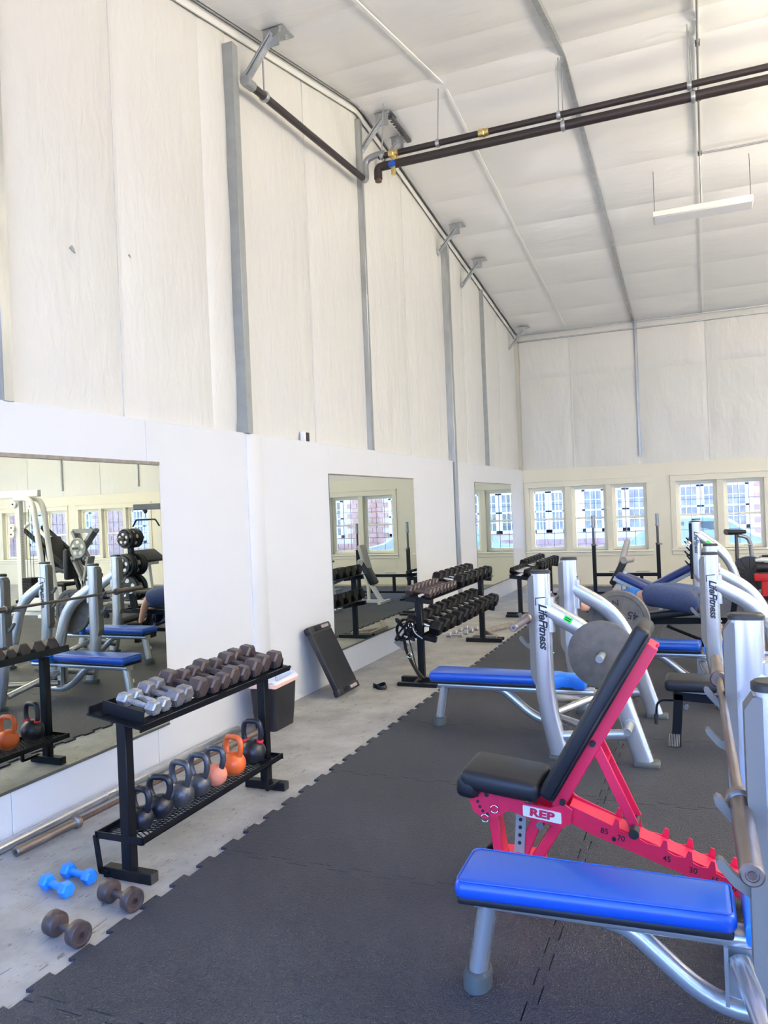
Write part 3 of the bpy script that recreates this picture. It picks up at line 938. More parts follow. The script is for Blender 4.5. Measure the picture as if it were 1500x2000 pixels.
for i, (y, k) in enumerate(zip(ys, kinds)):
    r = DB[k][1]
    zz = 0.766 + r * .866
    place_db(k, DB[k], (0.905 + random.uniform(-.012, .012), y, zz + .009), (0, tilt, R(random.uniform(-3, 3))),
             '%s, %s from the near end of the kettlebell rack' % (looks[k], ordinal(i)), 'dumbbells on the kettlebell rack')

# kettlebell rack
t = thing('dumbbell_rack', 'black steel rack with dumbbells on top and kettlebells on mesh shelf', 'rack', (0.9, 3.5, 0))
for s in (-1, 1):
    y = s * .615
    mb = MB(); box(mb, (-.027, y - .027, .052), (.027, y + .027, .745), .003); obj('post', mb, M_BLK, t)
    mb = MB(); box(mb, (-.14, y - .027, .001), (.14, y + .027, .052), .003); ft = obj('foot', mb, M_BLK, t)
    mb = MB(); box(mb, (.14, y - .024, .004), (.143, y + .024, .049)); obj('end_cap', mb, M_CAP, ft, smooth=False)
    mb = MB()
    xx = -.185 if s < 0 else -.02
    if s < 0:
        bar(mb, (-.175, y - .03, .20), (-.15, y - .03, .03), .018, .018); bar(mb, (-.155, y - .03, .03), (-.10, y - .03, .03), .018, .018)
    else:
        bar(mb, (.09, y - .14, .20), (.09, y - .14, .05), .018, .018); bar(mb, (.09, y - .145, .05), (.09, y + .0, .05), .018, .018)
    obj('brace_loop', mb, M_BLK, t, smooth=False)
mb = MB()
for (p, q) in (((-.17, -.65, .20), (-.17, .65, .20)), ((.10, -.65, .20), (.10, .65, .20)), ((-.18, -.64, .20), (.11, -.64, .20)), ((-.18, .64, .20), (.11, .64, .20))):
    bar(mb, p, q, .006, .032); 
for (p, q) in (((-.16, -.65, .187), (-.16, .65, .187)), ((.09, -.65, .187), (.09, .65, .187))): bar(mb, p, q, .026, .005)
obj('shelf_frame', mb, M_BLK, t, smooth=False)
mb = MB()
k = -.64
while k < .62:
    for d in (1, -1):
        a, b = (-.165, .095) if d > 0 else (.095, -.165)
        y2 = min(k + .15, .64); x2 = a + (b - a) * (y2 - k) / .15
        bar(mb, (a, k, .196), (x2, y2, .196), .0045, .004)
    k += .026
tag(obj('wire_mesh', mb, M_BLK, t, smooth=False), kind='stuff')
mb = MB()
def trail(xc, zc):
    for s0, s1 in ((-.68, .70),):
        bar(mb, (xc, s0, zc), (xc, s1, zc), .05, .006, (math.sin(tilt), 0, math.cos(tilt)))
trail(-.10, .785); trail(.105, .750)
bar(mb, (-.148, -.68, .803), (-.148, .70, .803), .006, .045, (math.sin(tilt), 0, math.cos(tilt)))
bar(mb, (.150, -.68, .735), (.150, .70, .735), .006, .03, (math.sin(tilt), 0, math.cos(tilt)))
obj('rail', mb, M_BLK, t, smooth=False)
for y in (-.66, .0, .68):
    mb = MB()
    bar(mb, (-.155, y, .788), (.155, y, .738), .06, .006, (math.sin(tilt), 0, math.cos(tilt)))
    if y != 0: bar(mb, (-.11, y + (.03 if y < 0 else -.03), .815), (.13, y + (.03 if y < 0 else -.03), .772), .006, .06, (math.sin(tilt), 0, math.cos(tilt)))
    obj('cross_angle', mb, M_BLK, t, smooth=False)

# kettlebells
def kettlebell(loc, rz, r, hh, hw, m, mh, label, band=None, hr=.0165):
    t = thing('kettlebell', label, 'kettlebell', loc, rz, 'kettlebells on the mesh shelf')
    mb = MB()
    pr = []
    for i in range(13):
        a = -PI / 2 + PI * i / 12
        rr, zz = r * math.cos(a), r * math.sin(a)
        if zz < -r * .86: zz = -r * .86
        pr.append((max(rr, 0.0), zz + r * .86))
    lathe(mb, pr, seg=24); obj('body', mb, m, t, ang=60)
    mb = MB()
    c = r * .86
    b = r * .55
    tube(mb, rounded([(-b, 0, c + r * .55), (-hw, 0, c + hh * .62), (-hw * .8, 0, c + hh), (hw * .8, 0, c + hh), (hw, 0, c + hh * .62), (b, 0, c + r * .55)], .03, 5), hr, seg=10, bn=(0, 1, 0))
    h = obj('handle', mb, mh, t)
    if band:
        for s in (-1, 1):
            mb = MB(); p = Vector((s * (b + (hw - b) * .25), 0, c + r * .55 + (hh * .62 - r * .55) * .25)); q = p + Vector((s * (hw - b) * .22, 0, .014))
            cyl(mb, p, q, hr * 1.3, 12); obj('colour_band', mb, band, t)
    return t
KB = [(2.985, .055, .135, .052, M_KB, M_KB, 'small dark kettlebell nearest the near post of the rack', None),
      (3.125, .060, .140, .058, M_KB, M_KB, 'dark navy kettlebell second from the near post', None),
      (3.29, .065, .155, .058, M_KBG, M_KBG, 'speckled grey kettlebell third from the near post', None),
      (3.45, .058, .150, .056, M_KBG, M_KBG, 'plain grey kettlebell between speckled grey and peach ones', None),
      (3.60, .060, .140, .054, M_PEACH, M_KBG, 'faded peach kettlebell with dark grey handle', None),
      (3.78, .066, .145, .056, M_ORANGE, M_ORANGE, 'bright orange kettlebell with orange handle', None),
      (3.985, .073, .175, .058, M_KB, M_KB, 'big black kettlebell with red bands under its handle', M_REDBAND)]
for i, (y, r, hh, hw, m, mh, lab, band) in enumerate(KB):
    kettlebell((0.895, y, .1985), R(random.uniform(-8, 12)), r * 1.07, hh * 1.06, hw * 1.06, m, mh, lab, band)

# dumbbells on the concrete
place_db('sky', ('vinyl_dumbbell', .036, .05, .20, .017, M_SKYDB, M_SKYDB), (0.655, 2.675, .0315), (0, 0, R(-12)), 'bright blue small dumbbell on the concrete, nearer of the blue pair', 'blue dumbbells on the floor')
place_db('sky', None, (0.665, 2.80, .0315), (0, 0, R(-8)), 'bright blue small dumbbell on the concrete, nearer the wall', 'blue dumbbells on the floor')
def round_db(loc, rz, label):
    t = thing('round_dumbbell', label, 'dumbbell', loc, rz, 'round brown dumbbells on the floor')
    for s in (-1, 1):
        mb = MB(); lathe(mb, [(.02, s * .042), (.04, s * .047), (.05, s * .06), (.0505, s * .098), (.046, s * .104), (.036, s * .104), (.034, s * .1005), (0.0, s * .1005)], axis=(1, 0, 0), seg=28); h = obj('head', mb, M_IRON, t)
        mb = MB(); lathe(mb, [(.016, s * .1005), (.016, s * .103), (.012, s * .103), (.012, s * .1005)], axis=(1, 0, 0), seg=16); obj('raised_ring', mb, M_IRON, h)
    mb = MB(); lathe(mb, [(.018, -.05), (.015, -.03), (.0165, 0), (.015, .03), (.018, .05)], axis=(1, 0, 0), seg=14); obj('handle', mb, M_IRON, t)
round_db((1.035, 2.665, .0505), R(-12), 'brown round-headed dumbbell on concrete beside the mat, nearer the rack')
round_db((1.015, 2.375, .0505), R(-12), 'brown round-headed dumbbell on concrete, nearer the camera')

# barbells lying along the wall
def barbell(name, label, loc, rot, m_shaft, m_sleeve, half=1.1, rs=.014, group=None):
    t = thing(name, label, 'barbell', loc, 0, group); t.rotation_euler = rot
    mb = MB(); cyl(mb, (0, -half + .40, 0), (0, half - .40, 0), rs, 12); obj('shaft', mb, m_shaft, t)
    for s in (-1, 1):
        mb = MB()
        q = half - .42
        lathe(mb, [(.0, s * q), (.030, s * q), (.036, s * (q + .006)), (.036, s * (q + .028)), (.030, s * (q + .034)), (.025, s * (q + .036)), (.025, s * (half - .004)), (.021, s * half), (.014, s * half), (.013, s * (half - .003)), (0, s * (half - .003))], axis=(0, 1, 0), seg=20)
        sl = obj('sleeve', mb, m_sleeve, t)
        mb = MB(); lathe(mb, [(.0, s * (half - .002)), (.008, s * (half - .001)), (.009, s * (half + .0015)), (0, s * (half + .0015))], axis=(0, 1, 0), seg=8); obj('end_bolt', mb, M_RUST, sl)
    return t
barbell('barbell', 'rusty barbell with steel sleeves lying on the concrete by the wall', (0.215, 3.97, .036), (0, 0, R(-1.8)), M_RUST, M_BAR)
t = thing('steel_tube', 'long silver steel tube lying against the wall base', 'tube', (0.05, 3.6, .030))
mb = MB(); tube(mb, [(0, -1.7, 0), (0, -1.69, 0), (0, 1.49, 0), (0, 1.5, 0)], [.024, .028, .028, .024], seg=16); obj('pipe', mb, M_BARS, t)
mb = MB(); cyl(mb, (0, 0.05, 0), (0, .12, 0), .0295, 16); obj('sleeve_joint', mb, M_CHROME, t)

# bin with liner
t = thing('waste_bin', 'black rectangular bin with white liner beside the kettlebell rack', 'bin', (0.235, 5.34, 0))
def ring_wall(mb, rings, n=6):
    """rings of rounded rectangles (w, h, r, z)"""
    vs = []; k = None
    for w, h, r, z in rings:
        p = rect_round(w, h, r, n); k = len(p)
        vs += [(a, b, z) for a, b in p]
    fs = [(i * k + j, i * k + (j + 1) % k, (i + 1) * k + (j + 1) % k, (i + 1) * k + j) for i in range(len(rings) - 1) for j in range(k)]
    mb.add(vs, fs); return k
mb = MB(); k = ring_wall(mb, [(.19, .30, .03, 0), (.21, .33, .035, .12), (.235, .37, .04, .36), (.245, .38, .04, .37), (.245, .38, .04, .38), (.22, .355, .04, .38), (.19, .30, .03, .02)])
mb.f.append(tuple(range(k - 1, -1, -1))); mb.f.append(tuple(range(6 * k, 7 * k)))
obj('bin_body', mb, M_BIN, t)
mb = MB()
def crumple(rings, amp):
    k = ring_wall(mb, rings)
    mb.v = [(x + noise.noise(Vector((x * 30, y * 30, z * 30))) * amp, y + noise.noise(Vector((x * 30 + 9, y * 30, z * 30))) * amp, z + noise.noise(Vector((x * 22, y * 22 + 5, z * 10))) * amp * 1.8) for x, y, z in mb.v]
crumple([(.18, .31, .035, .20), (.205, .34, .04, .36), (.225, .36, .04, .405), (.252, .388, .045, .402), (.258, .394, .045, .378)], .022)
obj('liner', mb, M_LINER, t)
mb = MB(); crumple([(.259, .396, .045, .380), (.264, .401, .045, .355), (.258, .397, .045, .345)], .006); obj('liner_band', mb, M_LINERB, t)

# step platform leaning on the wall
t = thing('step_platform', 'black ribbed step platform leaning against the white wall', 'step', (0.345, 6.43, 0.012))
ang = math.atan2(.60, .30)
Mst = Matrix.Rotation(-ang, 4, 'Y') @ Matrix.Identity(4)
# local: length along +x (then tilted up and back toward the wall), width along y
def stepbox(mb, a, b, bev): 
    M = Matrix(((-math.cos(ang), 0, math.sin(ang), 0), (0, 1, 0, 0), (math.sin(ang), 0, math.cos(ang), 0), (0, 0, 0, 1)))
    box(mb, a, b, bev, 2, M)
mb = MB(); stepbox(mb, (0.02, -.205, .0), (.66, .205, .055), .012); obj('deck', mb, M_STEP, t)
mb = MB()
for i in range(22):
    y = -.19 + i * .38 / 21
    stepbox(mb, (.075, y - .0045, .054), (.605, y + .0045, .058), 0)
tag(obj('tread_rib', mb, M_STEP, t, smooth=False), kind='stuff')
for a, b in ((0.0, .065), (.615, .68)):
    mb = MB(); stepbox(mb, (a, -.215, -.006), (b, .215, .060), .014); e = obj('end_grip', mb, M_BIN, t)
    mb = MB(); stepbox(mb, (a + .018, .02, .060), (b - .018, .16, .0615), 0); obj('label_plate', mb, M_LABEL, e, smooth=False)
    for q in (-.10, -.05):
        mb = MB(); stepbox(mb, (a + .008, q - .012, .058), (b - .008, q + .012, .066), .004); obj('lug', mb, M_BLK, e)

# small strap on the floor
t = thing('ankle_strap', 'small black strap lying crumpled on the concrete', 'strap', (0.565, 6.71, 0.0))
mb = MB(); tube(mb, [(.06 * math.cos(a), .045 * math.sin(a), .022 + .012 * math.sin(2 * a)) for a in [2 * PI * i / 20 for i in range(20)]], .006, .022, seg=8, bn=(0, 0, 1), closed=True); obj('loop', mb, M_BLK, t)
mb = MB(); box(mb, (.03, -.05, .002), (.075, .01, .03), .006); obj('buckle', mb, M_CAP, t)

# ------------------------------------------------------------------ two-tier rack with hex dumbbells
def hexrack(name, label, x, y0, y1, tiers, feet):
    yc = (y0 + y1) / 2
    t = thing(name, label, 'rack', (x, yc, 0))
    h = (y1 - y0) / 2
    top = max(z for z, _, _ in tiers)
    for s in (-1, 1):
        yy = s * (h - .10)
        mb = MB(); box(mb, (-.03, yy - .03, .05), (.03, yy + .03, top - .02), .004); obj('post', mb, M_BLK, t)
        mb = MB(); box(mb, (-.21, yy - .03, .0), (.24, yy + .03, .05), .004); ft = obj('foot', mb, M_BLK, t)
        mb = MB(); box(mb, (-.18, yy + (.16 if s > 0 else -.22), .0), (.22, yy + (.21 if s > 0 else -.17), .035), .004); 
        bar(mb, (-.02, yy, .04), (-.02, yy + s * .19, .02), .03, .02)
        obj('outrigger', mb, M_BLK, t)
    for z, wd, tl in tiers:
        for e, xx in ((1, -.10), (-1, .10)):
            mb = MB()
            zz = z - xx * math.tan(tl)
            bar(mb, (xx, -h, zz), (xx, h, zz), .08, .006, (math.sin(tl), 0, math.cos(tl)))
            zl_ = z + e * .057 * math.tan(tl)
            bar(mb, (-e * .057, -h, zl_ + .012), (-e * .057, h, zl_ + .012), .006, .03, (math.sin(tl), 0, math.cos(tl)))
            obj('rail', mb, M_BLK, t, smooth=False)
        for s in (-1, 1):
            mb = MB(); bar(mb, (-wd / 2 - .03, s * (h - .1), z + (wd / 2) * math.tan(tl) - .03), (wd / 2 + .03, s * (h - .1), z - (wd / 2) * math.tan(tl) - .03), .05, .05); obj('cross_bar', mb, M_BLK, t, smooth=False)
    return t
TL = R(8); TLB = R(14)
hexrack('dumbbell_rack', 'two-tier black rack of hex dumbbells standing before the second mirror', 0.87, 6.96, 9.38, [(.825, .21, TL), (.475, .26, TLB)], 1)
def hexspec(r, m, mh=None): return ('hex_dumbbell', r, r * 1.4, .135 + r * 2.8, .0155, m, mh or m)
n = 15
for i in range(n):
    y = 7.05 + i * .112 if i < 8 else 7.99 + (i - 8) * .192
    r = .047 if i < 8 else .074
    k = 'tb' if i < 8 else 'tk'
    place_db(k, hexspec(r, M_IRON if i < 8 else M_HEX, None if i < 8 else M_CHROME), (0.875, y, .838 + r * .866), (0, TL, R(random.uniform(-2, 2))),
             ('brown iron hex dumbbell, %s from the near end of the upper tier' % ordinal(i)) if i < 8 else ('black hex dumbbell on the upper tier, %s beyond the brown ones' % ordinal(i - 8)), 'hex dumbbells on the upper tier')
n = 11
for i in range(n):
    y = 7.09 + i * .214
    r = .078 if i < 3 else .084
    k = 'lk%d' % (i < 3)
    place_db(k, hexspec(r, M_HEX, M_CHROME), (0.905, y, .487 + r * .866), (0, TLB, R(random.uniform(-2, 2))),
             'black hex dumbbell with chrome handle, %s from the near end of the lower tier' % ordinal(i), 'hex dumbbells on the lower tier')
# far single-tier rack
hexrack('dumbbell_rack', 'single-tier black dumbbell rack near the far corner mirror', 0.84, 11.45, 14.15, [(.60, .23, TL)], 1)
n = 13
for i in range(n):
    y = 11.56 + i * .135 if i < 6 else 12.44 + (i - 6) * .235
    r = .056 if i < 6 else .084
    k = 'fk%d' % (i < 6)
    place_db(k, hexspec(r, M_HEX, M_CHROME), (0.845, y, .612 + r * .866), (0, TL, R(random.uniform(-2, 2))),
             ('small black dumbbell, %s from the near end of the far rack' % ordinal(i)) if i < 6 else ('big black dumbbell on the far rack, %s beyond the small ones' % ordinal(i - 6)), 'dumbbells on the far rack')
# little chrome dumbbells on the floor under the rack
for i in range(4):
    place_db('flo', ('hex_dumbbell', .034, .06, .21, .014, M_IRONS, M_IRONS), (0.42 + .02 * i, 9.55 + i * .19, .0295), (0, 0, R(10 - 6 * i)),
             'small silver dumbbell on the floor behind the two-tier rack, %s from the near end' % ordinal(i), 'silver dumbbells on the floor')

# straps and handle hung on the near end of that rack
t = thing('strap_bundle', 'tangled black straps with chrome rings hung on the two-tier rack end', 'straps', (0.82, 6.93, 0.0))
for i in range(4):
    mb = MB()
    ph = i * 1.7
    pts = [(-.05 + .085 * math.cos(a + ph) , -.01 - .012 * i + .02 * math.sin(3 * a + ph), .53 + .10 * math.sin(a)) for a in [2 * PI * j / 18 for j in range(18)]]
    tube(mb, pts, .010, .016, seg=8, bn=(0, 1, 0), closed=True); obj('loop', mb, M_BLK, t)
mb = MB(); tube(mb, rounded([(-.06, -.03, .46), (-.045, -.04, .34), (.03, -.04, .18), (.10, -.03, .06)], .05), .004, .024, seg=8, bn=(.3, 1, 0)); obj('strap_tail', mb, M_BLK, t)
mb = MB(); tube(mb, rounded([(-.02, -.04, .50), (.02, -.04, .33), (.06, -.04, .16), (.13, -.03, .075)], .05), .005, .012, seg=8, bn=(0, 1, 0)); obj('strap_tail', mb, M_BLK, t)
for z, x in ((.29, .0), (.58, .02)):
    mb = MB(); tube(mb, [(x + .022 * math.cos(a), -.055, z + .022 * math.sin(a)) for a in [2 * PI * j / 14 for j in range(14)]], .005, seg=8, closed=True); obj('ring', mb, M_CHROME, t)
mb = MB(); tube(mb, rounded([(.02, -.05, .60), (.06, -.05, .50), (.13, -.04, .45)], .03), .006, seg=8); obj('snap_hook', mb, M_GREYM, t)
t = thing('handle_block', 'grey-brown block on a strap hanging low at the rack end', 'handle', (0.715, 6.93, 0.36))
mb = MB(); bar(mb, (-.05, 0, .07), (.05, 0, -.005), .035, .075, (0, 0, 1), .006); obj('block', mb, M_TAN, t)
mb = MB(); tube(mb, [(.02, 0, .07), (.055, -.0, .20)], .004, .012, seg=8, bn=(0, 1, 0)); obj('strap', mb, M_BLK, t)
# loose frame on the floor behind the rack
t = thing('floor_frame', 'dismantled tan steel frame lying on the floor behind the two-tier rack', 'frame', (0.85, 9.95, 0))
for p, q in (((-.12, -.52, .03), (-.10, .10, .03)), ((-.10, .05, .03), (.12, .45, .05)), ((-.12, -.5, .03), (.16, -.52, .03)), ((-.10, -.05, .03), (.15, -.5, .03))):
    mb = MB(); bar(mb, p, q, .05, .05, bev=.004); obj('frame_tube', mb, M_TAN, t)

# ------------------------------------------------------------------ olympic flat benches (u = away from the pad foot, v = across)
HS = 0.575
def cushion(mb, a, b, bev=.03, seg=3): return box(mb, a, b, bev, seg)
def taper(mb): mb.v = [(x, y * (1 - .22 * (x + .975) / .88), z) for x, y, z in mb.v]
def bench_parts(t, sticker):
    # pads
    mb = MB(); box(mb, (-.965, -.128, .350), (-.105, .128, .380), .010, 2); taper(mb); obj('pad_base', mb, M_BLACKV, t)
    mb = MB(); cushion(mb, (-.975, -.140, .368), (-.095, .140, .438), .030, 4); taper(mb); obj('pad', mb, M_BLUE, t)
    mb = MB(); rr_ = rect_round(.862, .262, .028, 4); tube(mb, [(p - .535, q, .4335) for p, q in rr_], .0028, seg=6, closed=True, bn=(0, 0, 1)); taper(mb); obj('piping', mb, M_BLUE, t)
    mb = MB()
    w = [(-.075, .135), (-.04, .135), (.02, .085), (.09, .085), (.15, .12), (.19, .12)]
    poly = w + [(a, -b) for a, b in reversed(w)]
    def offs(s, z): return [(.055 + (a - .055) * s, b * s, z) for a, b in poly]
    rr = [offs(.88, .352), offs(.96, .360), offs(1.0, .378), offs(1.0, .415), offs(.94, .432), offs(.82, .438)]
    vs = [p for r_ in rr for p in r_]; k = len(poly)
    fs = [(i * k + j, i * k + (j + 1) % k, (i + 1) * k + (j + 1) % k, (i + 1) * k + j) for i in range(5) for j in range(k)] + [tuple(range(k)), tuple(range(5 * k, 6 * k))]
    mb.add(vs, fs); obj('head_pad', mb, M_BLUE2, t, ang=50)
    mb = MB(); box(mb, (-.06, -.09, .345), (.175, .09, .362), .006); obj('head_pad_base', mb, M_BLACKV, t)
    # central frame
    mb = MB(); tube(mb, [(-.93, 0, .322), (.24, 0, .322)], .028, .045, seg=16, bn=(0, 1, 0), power=.7); obj('pad_beam', mb, M_SILVER, t)
    mb = MB(); tube(mb, [(-.885, 0, .33), (-.94, 0, .035)], .034, .044, seg=16, bn=(0, 1, 0)); fl = obj('front_leg', mb, M_SILVER, t)
    mb = MB(); tube(mb, [(-.937, 0, .002), (-.937, 0, .045), (-.93, 0, .07), (-.93, 0, .074)], [.050, .050, .046, .036], [.070, .070, .064, .05], seg=20, bn=(0, 1, 0)); obj('rubber_foot', mb, M_RUBCAP, fl)
    mb = MB(); cyl(mb, (-.915, .040, .19), (-.915, .047, .19), .022, 16); obj('hole_plug', mb, M_WHITEP, fl)
    mb = MB(); tube(mb, rounded([(-.50, 0, .315), (-.42, 0, .30), (-.17, 0, .088), (.04, 0, .088)], [.05, .14], 6), .033, .033, seg=14, bn=(0, 1, 0)); obj('support_tube', mb, M_SILVER, t)
    mb = MB(); prism(mb, [(-.135, .115), (-.135, .305), (-.045, .305), (-.045, .115)], (0, 0, 0), *XZ, .012); box(mb, (-.135, -.045, .115), (-.123, .045, .30)); obj('gusset', mb, M_SILVER, t, smooth=False)
    for s in (-1, 1):
        mb = MB(); tube(mb, [(-.09, s * .03, .255), (.03, s * (HS - .05), .125)], .034, .030, seg=12); obj('cross_tube', mb, M_SILVER, t)
        mb = MB(); tube(mb, [(-.06, s * .02, .14), (.30, s * (HS - .02), .21)], .028, .028, seg=12); obj('cross_tube', mb, M_SILVER, t)
    for s in (-1, 1):
        v = s * HS
        mb = MB(); tube(mb, rounded([(0, v, 1.232), (0.0, v, .40), (.085, v, .03)], [.2], 6), .0625, .042, seg=24, bn=(0, 1, 0), power=.72); up = obj('upright', mb, M_SILVER, t)
        mb = MB(); tube(mb, [(0, v, 1.228), (0, v, 1.243), (0, v, 1.25), (0, v, 1.247)], [.065, .065, .056, .045], [.045, .045, .037, .028], seg=24, bn=(0, 1, 0), power=.72); obj('end_cap', mb, M_CAP, up)
        mb = MB(); box(mb, (.015, v - .055, .002), (.165, v + .055, .042), .015, 2); obj('rubber_foot', mb, M_RUBCAP, up)
        mb = MB()
        prism(mb, [(-.082, .56), (-.058, .50), (-.040, .50), (-.040, 1.215), (-.062, 1.215), (-.082, 1.185)], (0, v, 0), *XZ, .072)
        obj('rack_plate', mb, M_SHROUD, up, smooth=False)
        for z in (.955, .80):
            mb = MB()
            prism(mb, [(-.07, -.085), (-.07, -.028), (-.086, -.036), (-.102, -.036), (-.118, -.022), (-.140, .006), (-.150, .010), (-.157, .002), (-.153, -.014), (-.118, -.055)], (0, v, z), *XZ, .026)
            obj('bar_hook', mb, M_SHROUD, up, smooth=False)
        for z in (1.10, .93, .70):
            mb = MB(); cyl(mb, (.060, v - s * .012, z), (.070, v - s * .012, z), .009, 8); obj('bolt', mb, M_CHROME, up)
        # curved rear tube
        mb = MB(); tube(mb, rounded([(.02, v, 1.0), (.37, v, .80), (.61, v, .03)], [.22], 10), .060, .040, seg=24, bn=(0, 1, 0), power=.75); rt = obj('rear_tube', mb, M_SILVER, t)
        mb = MB(); tube(mb, [(.055, v, .845), (.055, v, 1.07)], .028, .036, seg=14, bn=(0, 1, 0), power=.6); obj('weld_bracket', mb, M_SILVER, rt)
        mb = MB(); box(mb, (.545, v - .06, .002), (.705, v + .06, .042), .016, 2); obj('rubber_foot', mb, M_RUBCAP, rt)
        for u, z in ((.385, .715), (.535, .275)):
            mb = MB(); lathe(mb, [(.034, s * .03), (.034, s * .05), (.0245, s * .052), (.0245, s * .215), (.022, s * .22), (.018, s * .22), (.018, s * .21), (0, s * .21)], (u, v, z), (0, 1, 0), 18); obj('weight_peg', mb, M_GALVD, rt)
        mb = MB(); tube(mb, [(.075, v, .155), (.52, v, .20)], .036, .028, seg=16, bn=(0, 1, 0)); obj('side_stretcher', mb, M_SILVER, t)
        # maker's lettering on the outer face
        M = frame_m((.012, v + s * .0425, .885), (0, 0, -1), (-s, 0, 0)) if s < 0 else frame_m((.012, v + s * .0425, .885), (0, 0, -1), (-1, 0, 0))
        lm = text_mesh('LifeFitness', .075, M, M_INK, shear=.32, space=.95, offset=.0022)
        link('lettering', lm, up)
        mb = MB()
        ux = -s if s > 0 else 1
        tube(mb, [(.004 + ux * .030, v + s * .0425, 1.075), (.004 - ux * .034, v + s * .0425, 1.068), (.004 - ux * .034, v + s * .0425, 1.02)], .0035, .001, seg=6, bn=(0, 1, 0)); obj('logo_stroke', mb, M_INK, up)
    if sticker:
        mb = MB(); M = frame_m((.175, -HS - .0415, .932), (.35, 0, -.20), (.20, 0, .35))
        prism(mb, [(-.028, -.018), (.028, -.018), (.028, .018), (-.028, .018)], (0, 0, 0), (1, 0, 0), (0, 1, 0), (0, 0, 1), .002)
        mb.xform(M); st = obj('green_label', mb, M_GREEN, t, smooth=False); st['label'] = 'bright green sticker'
        M2 = M @ Matrix.Translation((0, 0, .0015))
        for q in (-.006, .007):
            mb = MB(); prism(mb, [(-.02, q - .003), (.018, q - .003), (.018, q + .003), (-.02, q + .003)], (0, 0, 0), (1, 0, 0), (0, 1, 0), (0, 0, 1), .001); mb.xform(M2); obj('printed_line', mb, M_INK, st, smooth=False)
B1 = thing('bench_press', 'blue padded silver bench press in front, its pad before the red incline bench', 'bench', (3.605, 2.635, 0), R(1.2), 'olympic bench presses')
bench_parts(B1, False)
B2 = thing('bench_press', 'blue padded silver bench press with green sticker and grey plates on its pegs', 'bench', (2.445, 5.69, 0), 0, 'olympic bench presses')
bench_parts(B2, True)
B3 = dup(B1, (3.49, 7.2, 0), (0, 0, R(-.5)), 'blue padded silver bench press just in front of the person lying down')

# incline olympic bench by the windows
t = thing('incline_bench_press', 'tall silver incline bench press with blue reclined pad near the far windows', 'bench', (3.33, 12.0, 0))
for s in (-1, 1):
    v = s * .5
    mb = MB(); tube(mb, rounded([(0, v, 1.34), (0, v, .35), (.08, v, .03)], [.2], 5), .0625, .042, seg=20, bn=(0, 1, 0), power=.72); up = obj('upright', mb, M_SILVER, t)
    mb = MB(); tube(mb, [(0, v, 1.338), (0, v, 1.352)], [.064, .055], [.044, .036], seg=20, bn=(0, 1, 0), power=.72); obj('end_cap', mb, M_CAP, up)
    mb = MB(); box(mb, (-.085, v - .036, .55), (-.04, v + .036, 1.32), .008); obj('rack_plate', mb, M_BLK, up)
    for z in (1.07, .93, .80):
        mb = MB(); prism(mb, [(-.07, -.085), (-.07, -.028), (-.102, -.036), (-.140, .006), (-.157, .002), (-.118, -.055)], (0, v, z), *XZ, .026); obj('bar_hook', mb, M_BLK, up, smooth=False)
    mb = MB(); tube(mb, rounded([(.02, v, 1.15), (.40, v, .85), (.65, v, .03)], [.22], 8), .055, .04, seg=18, bn=(0, 1, 0), power=.75); rt = obj('rear_tube', mb, M_SILVER, t)
    M = frame_m((.004, v + s * .0425, 1.06), (0, 0, -1), (1 if s < 0 else -1, 0, 0))
    link('lettering', text_mesh('LifeFitness', .075, M, M_INK, shear=.32, space=.95, offset=.0022), up)
mb = MB(); prism(mb, [(-.028, -.018), (.028, -.018), (.028, .018), (-.028, .018)], (0, 0, 0), (1, 0, 0), (0, 1, 0), (0, 0, 1), .002)
mb.xform(frame_m((.16, -.5415, 1.055), (.38, 0, -.30), (.30, 0, .38))); obj('green_label', mb, M_GREEN, t, smooth=False)
mb = MB(); M = Matrix.Translation((-.27, 0, .53)) @ Matrix.Rotation(R(-28), 4, 'Y')
box(mb, (-.42, -.15, .0), (.42, .15, .09), .035, 3, M); obj('back_pad', mb, M_NAVY, t)
mb = MB(); box(mb, (-.44, -.04, -.06), (.42, .04, .0), .01, 1, M); obj('back_beam', mb, M_SILVER, t)
mb = MB(); M = Matrix.Translation((-.80, 0, .42)) @ Matrix.Rotation(R(22), 4, 'Y'); box(mb, (-.24, -.17, .0), (.17, .17, .08), .03, 3, M); obj('seat_pad', mb, M_NAVY, t)
mb = MB(); bar(mb, (-.75, 0, .42), (-.9, 0, .0), .07, .05); bar(mb, (-.75, 0, .3), (.1, 0, .06), .06, .06); bar(mb, (.1, -.5, .1), (.1, .5, .1), .06, .06); bar(mb, (-.9, -.25, .03), (-.9, .25, .03), .06, .06); obj('base_frame', mb, M_SILVER, t, smooth=False)
barbell('barbell', 'barbell racked high on the incline bench press near the windows', (3.235, 12.05, 1.048), (0, 0, 0), M_BAR, M_CHROME)

# barbells racked on the flat benches
barbell('barbell', 'worn grey barbell racked on the front bench press', (3.507, 2.80, .934), (0, 0, R(1.1)), M_BAR, M_BAR)
barbell('barbell', 'grey barbell racked on the middle bench press, sleeve toward the dumbbell racks', (2.346, 5.78, .934), (0, 0, R(0.4)), M_BAR, M_BAR)

